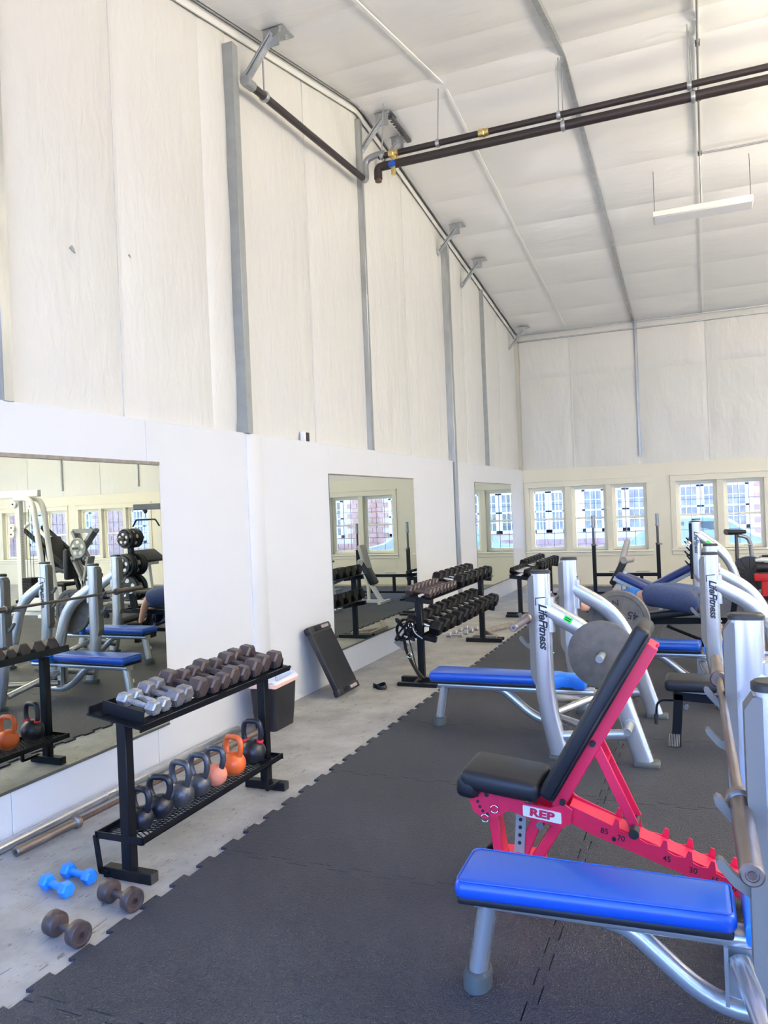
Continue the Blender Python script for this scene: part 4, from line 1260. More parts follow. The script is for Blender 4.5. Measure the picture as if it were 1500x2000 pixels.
# ------------------------------------------------------------------ weight plates
def plate(name, label, loc, r, th, m, kind, rz=0, group=None):
    """axis along local y, face toward -y"""
    t = thing(name, label, 'weight plate', loc, rz, group)
    h = th / 2
    mb = MB()
    if kind == 'flat':
        lathe(mb, [(.0265, -h), (r - .012, -h), (r, -h + .006), (r, h - .006), (r - .012, h), (.0265, h), (.0265, -h)], axis=(0, 1, 0), seg=56); mb.f.pop(); mb.f.pop()
    else:
        lathe(mb, [(.0265, -h), (.055, -h), (.06, -h + .008), (r - .045, -h + .008), (r - .04, -h), (r - .008, -h), (r, -h + .008), (r, h - .008), (r - .008, h), (r - .04, h), (r - .045, h - .008), (.06, h - .008), (.055, h), (.0265, h), (.0265, -h)], axis=(0, 1, 0), seg=56); mb.f.pop(); mb.f.pop()
    obj('disc', mb, m, t, ang=30)
    return t
P1 = plate('weight_plate', 'plain worn grey iron plate on the near peg of the stickered bench', (2.83, 5.055, .716), .215, .032, M_PLATE, 'flat', 0, 'plates on the middle bench')
P2 = plate('weight_plate', 'grey forty-five plate on the far side peg of the stickered bench', (2.805, 6.335, .742), .238, .035, M_PLATE, 'rim', 0, 'plates on the middle bench')
for a in (75, 195, 315):
    mb = MB(); bar(mb, (.058 * math.cos(R(a)), -.0135, .058 * math.sin(R(a))), (.195 * math.cos(R(a)), -.0135, .195 * math.sin(R(a))), .012, .012, (0, 1, 0)); obj('spoke', mb, M_PLATE, P2, smooth=False)
def plate_text(P, s, a, size, rr=.115):
    c_ = Vector((rr * math.cos(R(a)), -.0105, rr * math.sin(R(a))))
    up = Vector((math.cos(R(a)), 0, math.sin(R(a))))
    right = up.cross(Vector((0, -1, 0)))
    link('number', text_mesh(s, size, frame_m(c_, right, up), M_INK, ext=.002, offset=.001), P)
link('number', text_mesh('45', .085, frame_m((.108, -.0105, .040), (-1, 0, .22), (-.22, 0, -1)), M_INK, ext=.002, offset=.002), P2)
plate_text(P2, 'N', 98, .07, .135)

# ------------------------------------------------------------------ red adjustable bench
t = thing('adjustable_bench', 'red framed adjustable bench with black pads set to a steep incline', 'bench', (0, 3.43, 0))
yn = -.075  # near rail plane (local)
M = Matrix.Translation((2.60, 0, .455)) @ Matrix.Rotation(R(6), 4, 'Y')
mb = MB(); box(mb, (-.19, -.155, -.035), (.165, .155, .055), .03, 3, M)
mb2 = MB(); box(mb, (-.205, -.155, -.075), (-.10, .155, .03), .035, 3, M); obj('seat', mb, M_BLACKV, t)
def along(x, z, ang_, d): return (x + math.cos(ang_) * d, z + math.sin(ang_) * d)
ba = math.atan2(1.09 - .40, 3.24 - 2.835)
Mb = Matrix(((math.cos(ba), 0, -math.sin(ba), 2.835), (0, 1, 0, 0), (math.sin(ba), 0, math.cos(ba), .40), (0, 0, 0, 1)))
mb = MB(); box(mb, (.0, -.145, .022), (.86, .145, .092), .022, 3, Mb); obj('backrest', mb, M_BLACKV, t)
mb = MB(); box(mb, (.012, -.150, .018), (.85, .150, .040), .01, 1, Mb); obj('backrest_base', mb, M_BIN, t)
mb = MB()
box(mb, (-.03, -.075, -.032), (.80, -.045, .02), .004, 1, Mb); box(mb, (-.03, .045, -.032), (.80, .075, .02), .004, 1, Mb); box(mb, (.74, -.06, -.02), (.80, .06, .015), .003, 1, Mb)
obj('backrest_frame', mb, M_RED, t)
# side cheek plates
cheek = [(2.44, .37), (2.47, .43), (2.58, .445), (2.66, .43), (2.69, .385), (2.80, .375), (2.86, .40), (2.895, .375), (2.885, .315), (2.85, .295), (2.70, .32), (2.62, .345), (2.55, .30), (2.50, .295), (2.455, .325)]
for s in (-1, 1):
    mb = MB(); prism(mb, cheek, (0, s * .082, 0), *XZ, .010); ck = obj('cheek_plate', mb, M_RED, t, smooth=False)
    for (x, z) in ((2.52, .405), (2.645, .415), (2.475, .395), (2.478, .37), (2.487, .348), (2.50, .330), (2.52, .318)):
        big = z > .40 and x > 2.5
        mb = MB(); cyl(mb, (x, s * .086, z), (x, s * .0895, z), .011 if big else .007, 10); obj('bolt' if big else 'hole', mb, M_INK, ck)
    if s < 0:
        mb = MB(); prism(mb, [(a + 2.765, b + .345 - (a) * .11) for a, b in rect_round(.165, .047, .004, 2)], (0, -.090, 0), *XZ, .006); npl = obj('name_plate', mb, M_WHITEP, ck, smooth=False); npl['label'] = 'white plate with red letters'
        link('lettering', text_mesh('REP', .044, frame_m((2.765, -.0936, .345), (1, 0, -.11), (.11, 0, 1)) @ Matrix.Diagonal((1.45, 1, 1, 1)), M_INKR, space=1.06, offset=.0024), npl)
# legs under the seat
mb = MB(); bar(mb, (2.53, 0, .33), (2.56, 0, .06), .09, .045, (1, 0, 0), .004); bar(mb, (2.75, 0, .34), (2.62, 0, .05), .05, .05, (1, 0, 0), .004); bar(mb, (2.85, 0, .33), (2.68, 0, .05), .09, .045, (1, 0, 0), .004); box(mb, (2.50, -.22, .02), (2.72, .22, .06), .004); obj('front_frame', mb, M_RED, t)
mb = MB(); bar(mb, (2.665, -.03, .36), (2.645, -.03, .14), .012, .045, (1, 0, 0)); ps = obj('pin_strip', mb, M_GALVD, t, smooth=False)
for i in range(5):
    mb = MB(); cyl(mb, (2.661 - i * .003, -.041, .325 - i * .035), (2.661 - i * .003, -.036, .325 - i * .035), .008, 8); obj('hole', mb, M_INK, ps)
mb = MB(); cyl(mb, (2.755, -.095, .295), (2.755, -.055, .295), .017, 16); obj('knob', mb, M_CHROME, t)
for x, z in ((2.555, .345), (2.51, .30)):
    mb = MB(); tube(mb, [(x + .017 * math.cos(a), -.094, z + .017 * math.sin(a)) for a in [2 * PI * j / 18 for j in range(18)]], .0022, seg=6, closed=True); obj('pin_ring', mb, M_CHROME, t)
for s in (-1, 1):
    mb = MB(); lathe(mb, [(.02, -.02), (.05, -.022), (.056, -.014), (.056, .014), (.05, .022), (.02, .02)], (2.505, s * .11, .057), (0, 1, 0), 20); obj('wheel', mb, M_BLK, t)
# ladder rail with notches and numbers
p0, p1 = Vector((2.87, 0, .355)), Vector((3.565, 0, .115))
rd = (p1 - p0).normalized(); rn = Vector((-rd.z, 0, rd.x)); rl = (p1 - p0).length
def rp(d, h): q = p0 + rd * d + rn * h; return (q.x, q.z)
notch = [.20, .285, .40, .50, .59, .68]
for s in (-1, 1):
    poly = [rp(0, -.035), rp(0, .035), rp(.15, .030)]
    for d in notch:
        poly += [rp(d - .012, .028), rp(d - .010, .062), rp(d + .004, .062), rp(d + .020, .022), rp(d + .05, .018)]
    poly += [rp(rl + .01, .008), rp(rl + .01, -.035), rp(.12, -.045)]
    mb = MB(); prism(mb, poly, (0, s * .062, 0), *XZ, .008); ra = obj('ladder_rail', mb, M_RED, t, smooth=False)
    if s < 0:
        for d, txt in zip((.165, .235, .425, .53, .615, .69), ('85', '70', '45', '30', '15', '0')):
            q = rp(d, -.008)
            link('number', text_mesh(txt, .033, frame_m((q[0], -.0664, q[1]), (1, 0, -.12), (.12, 0, 1)), M_INK, offset=.0004), ra)
        for d in (.21, .66):
            q = rp(d, -.022); mb = MB(); cyl(mb, (q[0], -.071, q[1]), (q[0], -.063, q[1]), .009, 10); obj('bolt', mb, M_INK, ra)
mb = MB(); bar(mb, (p0.x, 0, p0.z - .0), (p1.x, 0, p1.z - .0), .105, .05, (0, 0, 1)); obj('rail_core', mb, M_RED, t, smooth=False)
mb = MB(); bar(mb, (3.55, 0, .11), (3.66, 0, .045), .12, .05); box(mb, (3.61, -.13, .012), (3.67, .13, .06), .004); obj('rear_foot', mb, M_RED, t)
for s in (-1, 1):
    mb = MB(); box(mb, (3.60, s * .125 - .02, .0), (3.68, s * .125 + .02, .064), .008); obj('rubber_foot', mb, M_CAP, t)
mb = MB()
for s in (-1, 1): bar(mb, (2.99, s * .055, .67), (3.145, s * .055, .325), .012, .042, (1, 0, 1), .002)
bar(mb, (3.03, -.05, .58), (3.03, .05, .58), .03, .012)
obj('support_arm', mb, M_RED, t)
mb = MB(); cyl(mb, (3.147, -.105, .318), (3.147, .105, .318), .016, 14); cyl(mb, (3.147, -.125, .318), (3.147, -.07, .318), .021, 14); obj('support_pin', mb, M_CAP, t)
for x, z in ((2.99, .668), (2.855, .405)):
    mb = MB(); cyl(mb, (x, -.092, z), (x, -.07, z), .013, 12); obj('pivot_bolt', mb, M_INK, t)

# ------------------------------------------------------------------ black flat adjustable bench by the front bench's bar
t = thing('adjustable_bench', 'low black bench with black pad beside the front bench press bar', 'bench', (3.20, 5.62, 0))
mb = MB(); box(mb, (-.03, -.14, .395), (.30, .14, .475), .028, 3); obj('seat', mb, M_BLACKV, t)
mb = MB(); box(mb, (.315, -.14, .395), (1.15, .14, .475), .028, 3); obj('backrest', mb, M_BLACKV, t)
mb = MB(); bar(mb, (0.02, 0, .345), (1.0, 0, .29), .06, .055, bev=.003); bar(mb, (.055, 0, .36), (.03, 0, .06), .06, .06, (1, 0, 0), .003); bar(mb, (1.0, 0, .33), (1.05, 0, .04), .06, .06, (1, 0, 0), .003); obj('frame', mb, M_BLK, t)
mb = MB(); bar(mb, (.03, 0, .365), (1.0, 0, .385), .045, .012); obj('slide_rail', mb, M_GREYM, t, smooth=False)
mb = MB(); bar(mb, (.025, -.02, .07), (.02, -.07, .015), .075, .028, (0, 0, 1)); bar(mb, (1.05, -.24, .03), (1.05, .24, .03), .06, .05); ft = obj('foot', mb, M_BLK, t, smooth=False)
for i in range(7):
    mb = MB(); cyl(mb, (-.012 + i * .0105, -.028, .085), (-.017 + i * .0105, -.088, .018), .003, 6); obj('rib', mb, M_GREYM, ft)
mb = MB(); tube(mb, rounded([(.03, .03, .30), (-.09, .03, .30), (-.10, .03, .17)], .06), .008, seg=8); obj('handle_loop', mb, M_BLK, t)
mb = MB(); cyl(mb, (-.10, .03, .20), (-.10, .03, .13), .014, 10); obj('grip', mb, M_CAP, t)
mb = MB(); cyl(mb, (.10, -.04, .275), (.10, -.03, .275), .016, 12); obj('washer', mb, M_CHROME, t)

# ------------------------------------------------------------------ decline bench and the person on it
t = thing('decline_bench', 'black padded bench under the lying person in blue', 'bench', (3.07, 8.45, .075), R(-14))
mb = MB(); M = Matrix.Rotation(R(-9), 4, 'Y'); box(mb, (-.82, -.14, .385), (.45, .14, .455), .025, 3, M); obj('pad', mb, M_BLACKV, t)
mb = MB(); bar(mb, (-.75, 0, .30), (.62, 0, .39), .07, .06, bev=.003); bar(mb, (-.65, 0, .31), (-.72, 0, .03), .06, .05, (1, 0, 0)); bar(mb, (.40, 0, .36), (.48, 0, .03), .06, .05, (1, 0, 0)); bar(mb, (-.72, -.24, .03), (-.72, .24, .03), .06, .06); bar(mb, (.48, -.26, .03), (.48, .26, .03), .06, .06); bar(mb, (-.70, 0, .10), (.47, 0, .14), .05, .05); bar(mb, (.0, -.02, .30), (.42, -.02, .15), .04, .03); obj('frame', mb, M_BLK, t, smooth=False)
mb = MB(); bar(mb, (.62, 0, .38), (.66, 0, .62), .05, .05); obj('leg_post', mb, M_BLK, t, smooth=False)
for z, x in ((.28, .70), ):
    mb = MB(); cyl(mb, (x, -.25, z), (x, .25, z), .05, 16); obj('leg_roller', mb, M_BLACKV, t)

def skin_mesh(name, joints, bones, m, parent, root=0, sub=2):
    """one continuous surface grown on a skeleton: joints name -> (point, rx, ry)"""
    names = list(joints)
    me = bpy.data.meshes.new(name)
    me.from_pydata([joints[k][0] for k in names], [(names.index(a), names.index(b)) for a, b in bones], [])
    o = link(name, me, parent)
    sk = o.modifiers.new('skin', 'SKIN'); sk.use_smooth_shade = True; sk.branch_smoothing = 0.6
    for i, k in enumerate(names):
        me.skin_vertices[0].data[i].radius = joints[k][1:3]
        me.skin_vertices[0].data[i].use_root = (i == root)
    sb = o.modifiers.new('sub', 'SUBSURF'); sb.levels = sub; sb.render_levels = sub
    dg = bpy.context.evaluated_depsgraph_get()
    me2 = bpy.data.meshes.new_from_object(o.evaluated_get(dg))
    o.modifiers.clear(); o.data = me2
    me2.materials.clear(); me2.materials.append(m); me2.shade_smooth()
    return o
pr = thing('person', 'person lying back in bright blue top and heathered navy shorts', 'person', (3.07, 8.45, .115), R(-14)); pr.rotation_euler = (0, R(-8), R(-14))
# local frame: head toward -x, feet toward +x, on the bench pad (top about z .44-.47)
J = {
 'pelvis': ((-.08, 0, .565), .105, .070), 'waist': ((-.22, 0, .575), .125, .092), 'chest': ((-.42, 0, .575), .150, .105), 'upper': ((-.54, 0, .570), .12, .085),
 'neck': ((-.62, 0, .560), .055, .055), 'skull': ((-.69, 0, .560), .06, .06),
}
for s, n_ in ((-1, 'n'), (1, 'f')):
    J['hip' + n_] = ((-.02, s * .10, .565), .072, .072)
    J['thigh' + n_] = ((.18, s * .105, .545), .075, .075)
    J['knee' + n_] = ((.42, s * .12, .50), .058, .058)
    J['calf' + n_] = ((.47, s * .13, .34), .052, .052)
    J['ankle' + n_] = ((.50, s * .13, .15), .034, .034)
    J['heel' + n_] = ((.50, s * .13, .10), .034, .034)
    J['toe' + n_] = ((.63, s * .14, .085), .026, .034)
    J['shoulder' + n_] = ((-.555, s * .165, .565), .058, .058)
    J['elbow' + n_] = ((-.72, s * .33, .545), .042, .042)
    J['forearm' + n_] = ((-.74, s * .26, .575), .038, .038)
    J['wrist' + n_] = ((-.77, s * .13, .60), .027, .027)
bones = [('pelvis', 'waist'), ('waist', 'chest'), ('chest', 'upper'), ('upper', 'neck'), ('neck', 'skull')]
for n_ in 'nf':
    bones += [('pelvis', 'hip' + n_), ('hip' + n_, 'thigh' + n_), ('thigh' + n_, 'knee' + n_), ('knee' + n_, 'calf' + n_), ('calf' + n_, 'ankle' + n_), ('ankle' + n_, 'heel' + n_), ('heel' + n_, 'toe' + n_),
              ('upper', 'shoulder' + n_), ('shoulder' + n_, 'elbow' + n_), ('elbow' + n_, 'forearm' + n_), ('forearm' + n_, 'wrist' + n_)]
# hands: palm and five fingers each, joined to the wrist
for s, n_ in ((-1, 'n'), (1, 'f')):
    J['palm' + n_] = ((-.785, s * .075, .615), .026, .014); bones.append(('wrist' + n_, 'palm' + n_))
    for i, (dx, ln) in enumerate(((-.030, .060), (-.010, .070), (.010, .074), (.028, .064))):
        a, b_, c_ = 'f%d1' % i + n_, 'f%d2' % i + n_, 'f%d3' % i + n_
        J[a] = ((-.785 + dx, s * .045, .622), .0088, .0088); J[b_] = ((-.785 + dx * 1.1, s * (.045 - ln * .5), .632), .0082, .0082); J[c_] = ((-.783 + dx * 1.1, s * (.045 - ln * .9), .622), .007, .007)
        bones += [('palm' + n_, a), (a, b_), (b_, c_)]
    J['t1' + n_] = ((-.752, s * .085, .632), .010, .010); J['t2' + n_] = ((-.735, s * .058, .640), .009, .009)
    bones += [('palm' + n_, 't1' + n_), ('t1' + n_, 't2' + n_)]
body = skin_mesh('body', J, bones, M_SKIN, pr)
# head with face (looking up), hair
def blob(mb, c, r, seg=20, rings=14, f=None):
    vs = []; fs = []
    for i in range(rings + 1):
        th = PI * i / rings
        for k in range(seg):
            ph = 2 * PI * k / seg
            d = Vector((math.sin(th) * math.cos(ph), math.sin(th) * math.sin(ph), math.cos(th)))
            p = Vector((d.x * r[0], d.y * r[1], d.z * r[2]))
            if f: p = f(p, d)
            vs.append(Vector(c) + p)
    for i in range(rings):
        for k in range(seg):
            l = (k + 1) % seg
            fs.append((i * seg + k, i * seg + l, (i + 1) * seg + l, (i + 1) * seg + k))
    return mb.add(vs, fs)
HC = (-.745, 0, .575)
def headshape(p, d):
    # face is +z, chin is +x
    if d.x > 0.2: p.y *= 1 - .28 * (d.x - .2)
    if d.z > .3 and abs(d.y) < .25 and -.05 < d.x < .35: p.z += .018 * (1 - abs(d.y) / .25) * (1 - abs(d.x - .2) / .3)
    return p
mb = MB(); blob(mb, HC, (.115, .078, .095), 28, 20, headshape); obj('head', mb, M_SKIN, pr, ang=180)
mb = MB()
for s in (-1, 1): blob(mb, (HC[0] + .012, s * .078, HC[2] - .01), (.028, .010, .017), 10, 8)
obj('ears', mb, M_SKIN, pr, ang=180)
for s in (-1, 1):
    mb = MB(); blob(mb, (HC[0] + .003, s * .030, HC[2] + .084), (.010, .014, .008), 10, 8); ey = obj('eye', mb, M_EYE, pr, ang=180)
    mb = MB(); blob(mb, (HC[0] + .003, s * .030, HC[2] + .090), (.005, .005, .004), 8, 6); obj('pupil', mb, M_INK, ey, ang=180)
mb = MB(); blob(mb, (HC[0] + .062, 0, HC[2] + .080), (.009, .024, .008), 10, 8); obj('mouth', mb, M_LIP, pr, ang=180)
mb = MB(); blob(mb, (HC[0] - .022, 0, HC[2] - .012), (.102, .084, .096), 24, 16, lambda p, d: (p if d.z < .45 or d.x < -.55 else Vector((p.x, p.y, min(p.z, .040))))); obj('hair', mb, M_HAIR, pr, ang=180)
# clothes
K = {'a': ((-.165, 0, .582), .160, .120), 'b': ((-.32, 0, .580), .158, .112), 'c': ((-.45, 0, .580), .168, .115), 'd': ((-.555, 0, .575), .135, .095)}
bn_ = [('a', 'b'), ('b', 'c'), ('c', 'd')]
for s, n_ in ((-1, 'n'), (1, 'f')):
    K['s' + n_] = ((-.56, s * .17, .568), .072, .070); K['e' + n_] = ((-.63, s * .245, .558), .066, .066)
    bn_ += [('d', 's' + n_), ('s' + n_, 'e' + n_)]
skin_mesh('shirt', K, bn_, M_TEE, pr)
K = {'w': ((-.20, 0, .578), .172, .135), 'p': ((-.08, 0, .575), .172, .135)}
bn_ = [('w', 'p')]
for s, n_ in ((-1, 'n'), (1, 'f')):
    K['h' + n_] = ((.02, s * .105, .580), .115, .135); K['t' + n_] = ((.18, s * .105, .545), .118, .145); K['k' + n_] = ((.36, s * .115, .485), .108, .135); K['l' + n_] = ((.445, s * .120, .430), .095, .115)
    bn_ += [('p', 'h' + n_), ('h' + n_, 't' + n_), ('t' + n_, 'k' + n_), ('k' + n_, 'l' + n_)]
sh = skin_mesh('shorts', K, bn_, M_SHORT, pr, root=1)
for s in (-1, 1):
    mb = MB(); tube(mb, [(.46, s * .13, .105), (.52, s * .13, .10), (.59, s * .137, .09), (.67, s * .145, .08)], [.045, .052, .050, .03], [.04, .046, .048, .034], seg=14, bn=(0, 1, 0)); obj('shoe', mb, M_BLK, pr)

# ------------------------------------------------------------------ squat stand, grey incline bench near the windows
t = thing('squat_stand', 'tall black barbell stand with two round posts before the far windows', 'rack', (2.21, 13.5, 0))
for s in (-1, 1):
    x = s * .515
    mb = MB(); box(mb, (x - .03, -.03, .03), (x + .03, .03, .92), .004); po = obj('post', mb, M_BLK, t)
    mb = MB(); cyl(mb, (x, 0, .90), (x, 0, 1.24), .020, 12); cyl(mb, (x, 0, .92), (x, 0, .95), .038, 12); obj('inner_tube', mb, M_DARKGREY, po)
    mb = MB(); cyl(mb, (x, 0, 1.24), (x, 0, 1.43), .028, 14); cyl(mb, (x, 0, 1.23), (x, 0, 1.26), .034, 14); obj('top_sleeve', mb, M_GREYM, po)
    mb = MB(); cyl(mb, (x, -.03, .93), (x + .07, -.03, .93), .008, 8); obj('pin', mb, M_CHROME, po)
    mb = MB(); box(mb, (x - .03, -.45, .0), (x + .03, .35, .05), .004); obj('foot', mb, M_BLK, t)
mb = MB(); box(mb, (-.49, -.025, .40), (.49, .025, .455), .004); box(mb, (-.49, -.02, .10), (.49, .02, .14), .004)
for q in (-.21, .24): box(mb, (q - .025, -.024, .13), (q + .025, .024, .41), .003)
obj('cross_bar', mb, M_BLK, t)
for q in (-.18, .25):
    mb = MB(); box(mb, (q - .09, -.06, .475), (q + .12, -.03, .49)); obj('tray', mb, M_GREYM, t, smooth=False)
t = thing('incline_bench', 'grey padded incline bench with white frame standing against the black stand', 'bench', (2.10, 12.75, 0))
def lean(mb, a, b, bev, ax, az, an, seg=2):
    M = Matrix(((math.cos(an), 0, -math.sin(an), ax), (0, 1, 0, 0), (math.sin(an), 0, math.cos(an), az), (0, 0, 0, 1)))
    return box(mb, a, b, bev, seg, M)
mb = MB(); lean(mb, (0, -.13, -.04), (.72, .13, .04), .03, .02, .36, R(74)); obj('back_pad', mb, M_GREYV, t)
mb = MB(); lean(mb, (0, -.05, -.03), (.62, .05, .03), .006, -.16, .02, R(58)); obj('frame_tube', mb, M_WHITE, t)
mb = MB(); lean(mb, (.05, -.16, .0), (.50, .10, .10), .03, -.02, .28, R(62)); obj('front_pad', mb, M_BLACKV, t)
mb = MB(); cyl(mb, (.16, -.20, .74), (.26, .02, .74), .055, 16); obj('roller_pad', mb, M_GREYV, t)
mb = MB(); bar(mb, (-.2, -.25, .03), (-.2, .25, .03), .06, .05); bar(mb, (.35, -.25, .03), (.35, .25, .03), .06, .05); bar(mb, (-.2, 0, .04), (.35, 0, .04), .06, .06); bar(mb, (.12, .06, .05), (.14, .06, .6), .05, .05); obj('base', mb, M_WHITE, t, smooth=False)
t = thing('decline_board', 'navy padded decline board sloping down behind the lying person', 'bench', (2.52, 11.5, 0))
mb = MB(); lean(mb, (-.36, -.14, 0), (.36, .14, .08), .03, 0.05, .42, R(-27)); obj('pad', mb, M_NAVY, t)
mb = MB(); lean(mb, (-.38, -.05, -.06), (.38, .05, .0), .006, 0.05, .42, R(-27)); bar(mb, (-.22, 0, .48), (-.26, 0, .03), .05, .05); bar(mb, (.3, 0, .25), (.34, 0, .03), .05, .05); bar(mb, (-.26, -.2, .03), (-.26, .2, .03), .05, .05); bar(mb, (.34, -.2, .03), (.34, .2, .03), .05, .05); obj('frame', mb, M_SILVER, t, smooth=False)

# ------------------------------------------------------------------ air bike by the windows
t = thing('air_bike', 'grey air bike with black saddle and fan wheel by the windows', 'exercise bike', (3.94, 14.3, 0))
mb = MB(); tube(mb, [(-.17, -.05, 1.065), (-.10, -.03, 1.06), (.02, 0, 1.06), (.14, .02, 1.06)], [.05, .05, .045, .03], [.13, .125, .085, .03], seg=16, bn=(0, 1, 0)); obj('saddle', mb, M_BLACKV, t)
mb = MB(); cyl(mb, (-.01, 0, .35), (-.01, 0, 1.04), .030, 14); obj('seat_post', mb, M_DARKGREY, t)
mb = MB(); tube(mb, rounded([(.02, 0, 1.0), (.19, .02, .96), (.24, .05, .30)], [.13], 6), .032, seg=14); obj('frame_tube', mb, M_GREYM, t)
mb = MB(); lathe(mb, [(0, -.05), (.10, -.055), (.29, -.04), (.30, 0), (.29, .04), (.1, .055), (0, .05)], (.17, -.08, .36), (0, 1, 0), 32); fw = obj('fan_wheel', mb, M_PLATED, t)
for i in range(12):
    a = 2 * PI * i / 12
    mb = MB(); bar(mb, (.17 + .08 * math.cos(a), -.135, .36 + .08 * math.sin(a)), (.17 + .27 * math.cos(a), -.122, .36 + .27 * math.sin(a)), .01, .008, (0, 1, 0)); obj('guard_spoke', mb, M_BLK, fw, smooth=False)
for s, x in ((-1, -.12), (1, .32)):
    mb = MB(); tube(mb, rounded([(x, .05, .30), (x, .05, .645), (x + s * .14, .05, .645)], [.06], 5), .014, seg=10); hb = obj('handlebar', mb, M_GREYM, t)
    mb = MB(); cyl(mb, (x + s * .05, .05, .645), (x + s * .16, .05, .645), .020, 12); obj('grip', mb, M_CAP, hb)
mb = MB(); bar(mb, (-.25, -.4, .03), (-.25, .4, .03), .06, .06); bar(mb, (.55, -.3, .03), (.55, .3, .03), .06, .06); bar(mb, (-.25, 0, .05), (.55, 0, .05), .07, .06); bar(mb, (-.01, 0, .05), (-.01, 0, .4), .06, .06); bar(mb, (.17, -.08, .36), (.17, -.08, .05), .04, .02, (1, 0, 0)); obj('base', mb, M_GREYM, t, smooth=False)
mb = MB(); cyl(mb, (.10, 0, .84), (.24, 0, .84), .006, 8); cyl(mb, (.16, 0, .84), (.21, 0, .84), .012, 8); obj('adjust_pin', mb, M_CHROME, t)
# red sled thing at the frame's edge
t = thing('ab_machine', 'red framed exercise seat with black roll pad beside the air bike', 'exercise machine', (4.28, 13.6, 0))
mb = MB(); box(mb, (-.14, -.06, .30), (.20, .06, .42), .02, 2); box(mb, (-.04, -.05, .06), (.06, .05, .32), .01); obj('frame', mb, M_REDG, t)
mb = MB(); cyl(mb, (-.10, 0, .52), (.25, 0, .52), .075, 18); obj('roll_pad', mb, M_BLACKV, t)
mb = MB(); bar(mb, (-.2, 0, .03), (.3, 0, .03), .3, .06); obj('base', mb, M_BLK, t, smooth=False)
mb = MB(); box(mb, (-.12, -.05, .61), (.2, .05, .66), .02, 2); obj('top_pad', mb, M_WHITE, t)

# ------------------------------------------------------------------ machines deeper in the room (seen in the mirrors)
t = thing('cable_tower', 'tall white cable pulldown tower with curved rear tubes', 'exercise machine', (8.0, 10.6, 0), R(0))
mb = MB(); box(mb, (.16, -.05, .05), (.27, .05, 2.16), .006); cp = obj('column', mb, M_WHITE, t)
for i in range(20):
    mb = MB(); cyl(mb, (.158, 0, .8 + i * .05), (.163, 0, .8 + i * .05), .008, 8); obj('pin_hole', mb, M_INK, cp)
mb = MB(); box(mb, (-.30, -.045, 2.17), (.70, .045, 2.30), .01); obj('top_beam', mb, M_WHITE, t)
for v in (-.11, .11):
    mb = MB(); tube(mb, rounded([(.18, v, 2.14), (-.24, v, 2.14), (-.52, v, .06)], [.25], 8), .045, .045, seg=14, bn=(0, 1, 0), power=.7); obj('curved_tube', mb, M_WHITE, t)
for x, z in ((.26, 2.05), (-.16, 2.0), (.32, 1.62), (.33, 1.50), (-.30, .20)):
    mb = MB(); lathe(mb, [(0, -.025), (.05, -.028), (.072, -.02), (.06, 0), (.072, .02), (.05, .028), (0, .025)], (x, -.07, z), (0, 1, 0), 20); pu = obj('pulley', mb, M_WHITE, t)
    mb = MB(); cyl(mb, (x, -.105, z), (x, -.09, z), .016, 10); obj('bolt', mb, M_INK, pu)
for x in (-.05, .03, -.12):
    mb = MB(); cyl(mb, (x, -.03, .7), (x, -.03, 2.1), .005, 6); obj('cable', mb, M_DARKGREY, t)
for i in range(12):
    mb = MB(); box(mb, (-.12, -.10, .16 + i * .045), (.10, .10, .20 + i * .045), .004); obj('stack_plate', mb, M_BLK, t, smooth=False)
mb = MB(); box(mb, (-.45, -.12, .10), (.02, -.08, .34), .01); box(mb, (-.60, -.35, 0), (-.50, .35, .06), .008); box(mb, (.30, -.35, 0), (.40, .35, .06), .008); box(mb, (-.55, -.05, .0), (.35, .05, .07), .008); obj('base', mb, M_WHITE, t)
t = thing('leg_press', 'black leg press with angled sled beside the white tower', 'exercise machine', (9.3, 12.6, 0))
mb = MB(); bar(mb, (-.7, -.3, .55), (.75, -.3, 1.62), .08, .06); bar(mb, (-.7, .3, .55), (.75, .3, 1.62), .08, .06); bar(mb, (-.7, -.3, .55), (-.9, -.3, .05), .07, .07); bar(mb, (-.7, .3, .55), (-.9, .3, .05), .07, .07); bar(mb, (.75, -.3, 1.62), (.85, -.3, .03), .07, .07); bar(mb, (.75, .3, 1.62), (.85, .3, .03), .07, .07); bar(mb, (-.95, -.35, .03), (.9, -.35, .03), .07, .06); bar(mb, (-.95, .35, .03), (.9, .35, .03), .07, .06); obj('rail_frame', mb, M_BLK, t, smooth=False)
mb = MB(); lean(mb, (-.4, -.25, -.05), (.4, .25, .05), .03, .1, 1.0, R(70)); obj('foot_plate', mb, M_BLACKV, t)
mb = MB(); lean(mb, (-.45, -.25, -.05), (.45, .25, .05), .03, -.5, .62, R(12)); obj('back_pad', mb, M_BLACKV, t)
mb = MB(); tube(mb, rounded([(.0, -.3, 1.32), (.45, -.3, 1.75), (.85, -.3, 1.45), (.8, -.3, .6)], .15), .035, seg=12); obj('guard_tube', mb, M_WHITE, t)
t = thing('plate_loaded_row', 'grey plate loaded machine with crossed arms and holed plate', 'exercise machine', (7.75, 11.75, 0))
mb = MB()
for v in (-.05, .05):
    bar(mb, (-.15, v, .12), (.32, v, 1.0), .05, .08, (0, 1, 0)); bar(mb, (.30, v, .9), (-.25, v, 1.52), .05, .08, (0, 1, 0)); bar(mb, (.15, v, .12), (-.1, v, 1.0), .05, .08, (0, 1, 0)); bar(mb, (.0, v, .95), (.28, v, 1.5), .05, .08, (0, 1, 0))
bar(mb, (-.26, 0, 1.5), (.30, 0, 1.5), .09, .08)
obj('arm_frame', mb, M_GREYM, t, smooth=False)
